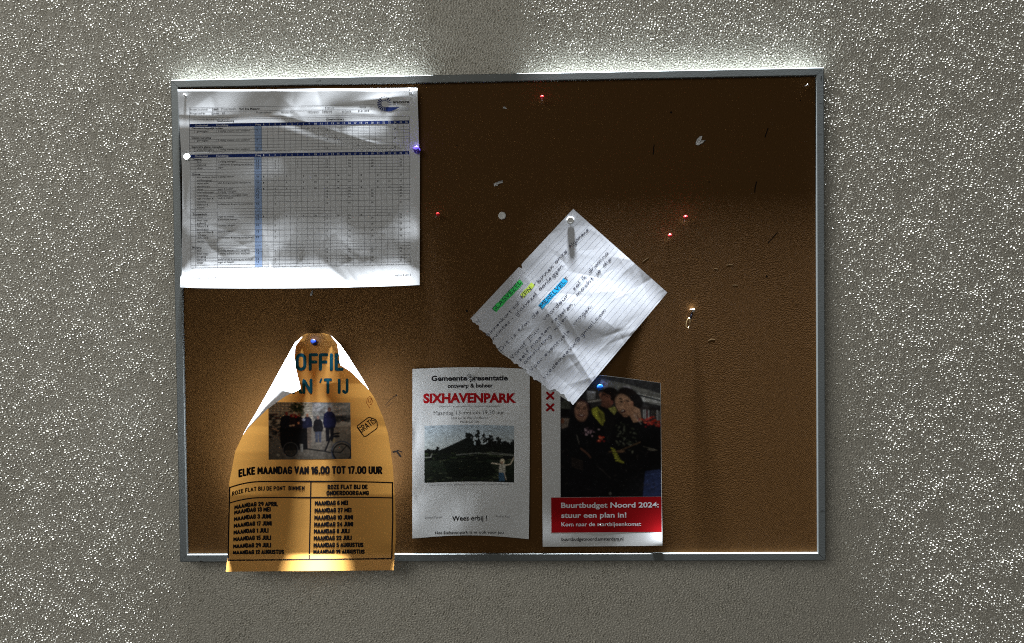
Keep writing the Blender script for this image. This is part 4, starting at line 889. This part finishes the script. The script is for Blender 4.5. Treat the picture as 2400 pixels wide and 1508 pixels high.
pin('push_pin', 438.5, 369, float(d_lo(np.array([438.]), np.array([369.]))[0]) + .3, DISC, PLW, 'round white pin on the left margin of the printed schedule', 'pin', (0, -1, .12), scale=.95)
pin('push_pin', 978, 354, float(d_lo(np.array([978.]), np.array([354.]))[0]) + .2, PUSH, PLP, 'violet push pin on the right edge of the printed schedule', 'push pin', (0, -1, .10), scale=1.3)
pin('push_pin', 738, 804, float(d_or(np.array([738.]), np.array([800.]))[0]) + .2, PUSH, PLB, 'dark blue push pin holding the top of the orange poster', 'push pin', (0, -1, .25), scale=1.15)
pin('push_pin', 1405, 907, float(d_bp(np.array([1405.]), np.array([907.]))[0]) + .2, PUSH, PLL, 'bright blue push pin at the top of the photo with three people', 'push pin', (0, -1, .05), scale=1.35)
pin('push_pin', 1101, 886, float(d_wp(np.array([1101.]), np.array([886.]))[0]) + .2, PUSH, CLR, 'clear push pin through the title line of the park poster', 'push pin', (0, -1, .35), scale=1.15)
SM = [(1.6, 0), (2.0, .3), (1.9, .9), (1.2, 1.6), (1.1, 4.0), (1.9, 5), (2.0, 5.6), (1.2, 6)]
pin('tack', 435, 226, float(d_up(np.array([435.]), np.array([226.]))[0]), SM, PLW, 'tiny white pin in the top left corner of the schedule', 'pin', (-.05, -1, .3))
pin('tack', 961, 212, float(d_up(np.array([961.]), np.array([212.]))[0]), SM, PLW, 'upper of two tiny pins in the schedule corner by the logo', 'pin', (-.1, -1, .4))
pin('tack', 964, 221, float(d_up(np.array([964.]), np.array([221.]))[0]), SM, CLR, 'lower of two tiny pins in the schedule corner by the logo', 'pin', (.05, -1, .3), scale=1.3)
# bare nail, top right
base = P(1881, 205, CK); ax = P(1893, 199, CK + 14) - base; t = thing('nail', base, 'small bare nail in the top right corner of the cork', 'nail')
V, F = lathe([(.6, -2), (.65, np.linalg.norm(ax) * 1000)], 10); obj('shank', place(V, base, ax), F, STEEL, t)
V, F = lathe([(1.3, 0), (1.7, .2), (1.6, .8), (.8, 1.0)], 12); obj('nail_head', place(V, base + ax, ax), F, STEEL, t)
# small glossy dots of the old staples in the park poster
def staple(px, py, L, ang, d, label, dfn=None):
    a = math.radians(ang); q = [(px - L / 2 * math.cos(a), py + L / 2 * math.sin(a)), (px + L / 2 * math.cos(a), py - L / 2 * math.sin(a))]
    A, B = P(q[0][0], q[0][1], d + .5), P(q[1][0], q[1][1], d + .5); ax = B - A; n = np.linalg.norm(ax) * 1000
    V, F = lathe([(.1, -.1), (.42, 0), (.42, n), (.1, n + .1)], 8); o = obj('staple', place(V, A, ax), F, STEEL); tag(o, label, 'staple', 'staples')
fl = lambda f, x, y: float(f(np.array([float(x)]), np.array([float(y)]))[0])
staple(1124, 863.5, 6, 5, fl(d_wp, 1124, 864), 'staple on the top edge of the park poster')
staple(992.6, 878.6, 3.0, 90, fl(d_wp, 992, 878), 'upper staple end in the left corner of the park poster'); staple(991, 896.7, 3.4, 40, fl(d_wp, 991, 896), 'lower staple end in the left corner of the park poster')
# ------------------------------------------------------------------ scraps
def scrap(pts, d0, label, lift, grp='torn paper scraps on the cork', name='paper_scrap', m=WHITE):
    pts = np.array(pts, float); c = pts.mean(0); n = len(pts); r = np.random.default_rng(int(pts[0, 0]))
    q = []; 
    for k in range(4):
        f = k / 3
        for i, p_ in enumerate(pts):
            z = d0 + lift * f * f * (.5 + .5 * math.sin(i * 1.7)) + .3 * r.uniform(-1, 1) + .4
            q.append((*(c + (p_ - c) * max(f, .05)), max(d0 + .1, z)))
    q = np.array(q); F = [(k * n + i, k * n + (i + 1) % n, (k + 1) * n + (i + 1) % n, (k + 1) * n + i) for k in range(3) for i in range(n)] + [tuple(range(n))]
    o = obj(name, P(q[:, 0], q[:, 1], q[:, 2]), F, m, thick=.0002); tag(o, label, 'paper scrap', grp); return o
scrap([(1178, 253), (1182, 250), (1185, 251), (1188, 256), (1183, 255)], CK, 'speck of torn paper left of the topmost red ball pin', 2)
scrap([(1157, 431), (1170, 425), (1178, 423), (1179, 429), (1168, 431), (1158, 434)], CK, 'folded strip of torn paper above the lone white round pin', 3)
scrap([(1157, 434), (1168, 432), (1166, 436), (1159, 437)], CK, 'small white sliver just under the folded paper strip', 2)
scrap([(1631, 334), (1634, 326), (1642, 319), (1646, 319), (1643, 329), (1640, 333), (1650, 330), (1655, 328), (1646, 336), (1636, 341), (1631, 340)], CK, 'forked white paper scrap in the upper right of the cork', 2)
scrap([(726, 692), (730, 684), (733, 680), (733, 688), (730, 694)], CK, 'torn paper tip just below the curled schedule page', 5)
# clip with a white bead, right of the note
base = P(1624, 733, CK); t = thing('clip', base, 'white beaded metal clip with a brass wire loop on the bare cork', 'clip')
V, F = lathe([(1.0, -2), (3.0, 0), (3.6, 1.5), (3.7, 4), (3.1, 6.2), (1.6, 7.4), (.6, 7.8)], 16); obj('bead', place(V * .7, base + np.array([0, -.003, .002]), (-.0, -.35, 1)), F, PLW, t)
A = P(1622, 733, CK + 5); B = P(1618.5, 747, CK + 9); V, F = lathe([(1.2, 0), (2.0, .6), (2.1, 6), (1.8, np.linalg.norm(B - A) * 1000)], 12); obj('barrel', place(V, A, B - A), F, mat('dark_metal', (.05, .05, .07), .25, metal=1), t)
def wire(pts, r, m, name, parent, closed=False):
    pts = np.array(pts); n = len(pts); V = []; F = []; k = 8; T = np.gradient(pts, axis=0) if not closed else np.roll(pts, -1, 0) - np.roll(pts, 1, 0)
    for i in range(n):
        tt = T[i] / np.linalg.norm(T[i]); u_ = np.cross(tt, (0, 1, .01)); u_ /= np.linalg.norm(u_); w_ = np.cross(tt, u_)
        for j in range(k): a = 2 * math.pi * j / k; V.append(pts[i] + r * (math.cos(a) * u_ + math.sin(a) * w_))
    for i in range(n if closed else n - 1):
        for j in range(k): F.append((i * k + j, i * k + (j + 1) % k, ((i + 1) % n) * k + (j + 1) % k, ((i + 1) % n) * k + j))
    return obj(name, V, F, m, parent)
lp = []
for a in np.radians(np.arange(0, 360, 15)):
    x, y = 4.2 * math.cos(a), 12 * math.sin(a); 
    x *= 1 + .25 * math.sin(a); ca, sa = math.cos(.17), math.sin(.17); lp.append(P(1613 + x * ca - y * sa, 757 + x * sa + y * ca, CK + 6 + 3 * math.sin(a)))
wire(lp, .0006, BRASS, 'wire_loop', t, True)
A = P(1622, 727, CK + 6); pn = Vector((0.1, .5, .866)); V = np.array([(-.0035, -.003, 0), (.0035, -.003, 0), (.0035, .003, 0), (-.0035, .003, 0), (-.0035, -.003, -.0004), (.0035, -.003, -.0004), (.0035, .003, -.0004), (-.0035, .003, -.0004)])
obj('clip_reflector', place(V, A, pn), [(0, 1, 2, 3), (7, 6, 5, 4), (0, 4, 5, 1), (1, 5, 6, 2), (2, 6, 7, 3), (3, 7, 4, 0)], mat('reflector_steel', (.85, .8, .72), .42, metal=1), t, smooth=False)  # added reflector, tilted to throw lamp light onto the cork above the clip
V, F = lathe([(2.3, 0), (2.6, .3), (2.6, 1.1), (2.2, 1.4)], 14); obj('collar', place(V, P(1617, 747, CK + 8), (-.2, -.4, -1)), F, STEEL, t)

# ------------------------------------------------------------------ box added out of view above the frame line; it keeps the lamp off a strip of wall and cork
bx = thing('shade_box', (-0.04, 0, 0.72), 'added grey box out of view above the board, casting the shade strip', 'shade box')
b = Buf(); box(b, -0.135, 0.052, -0.062, 0.0, 0.72, 0.98); o = bobj('housing', b, mat('grey_plastic', (.4, .4, .4), .5), bx, smooth=False)
m_ = o.modifiers.new('bevel', 'BEVEL'); m_.width = .003; m_.segments = 2
b = Buf(); box(b, -0.132, 0.049, -0.066, -0.062, 0.723, 0.977); bobj('lid', b, mat('pale_plastic', (.5, .5, .48), .5), bx, smooth=False)

# printing too small to pick apart stays joined, one part each
for o in sc.objects:
    if o.parent is not None and o.name.split('.')[0] in ('lettering', 'header_lettering', 'table_lines', 'date_column', 'ruled_lines', 'handwriting', 'small_print'):
        o['kind'] = 'stuff'
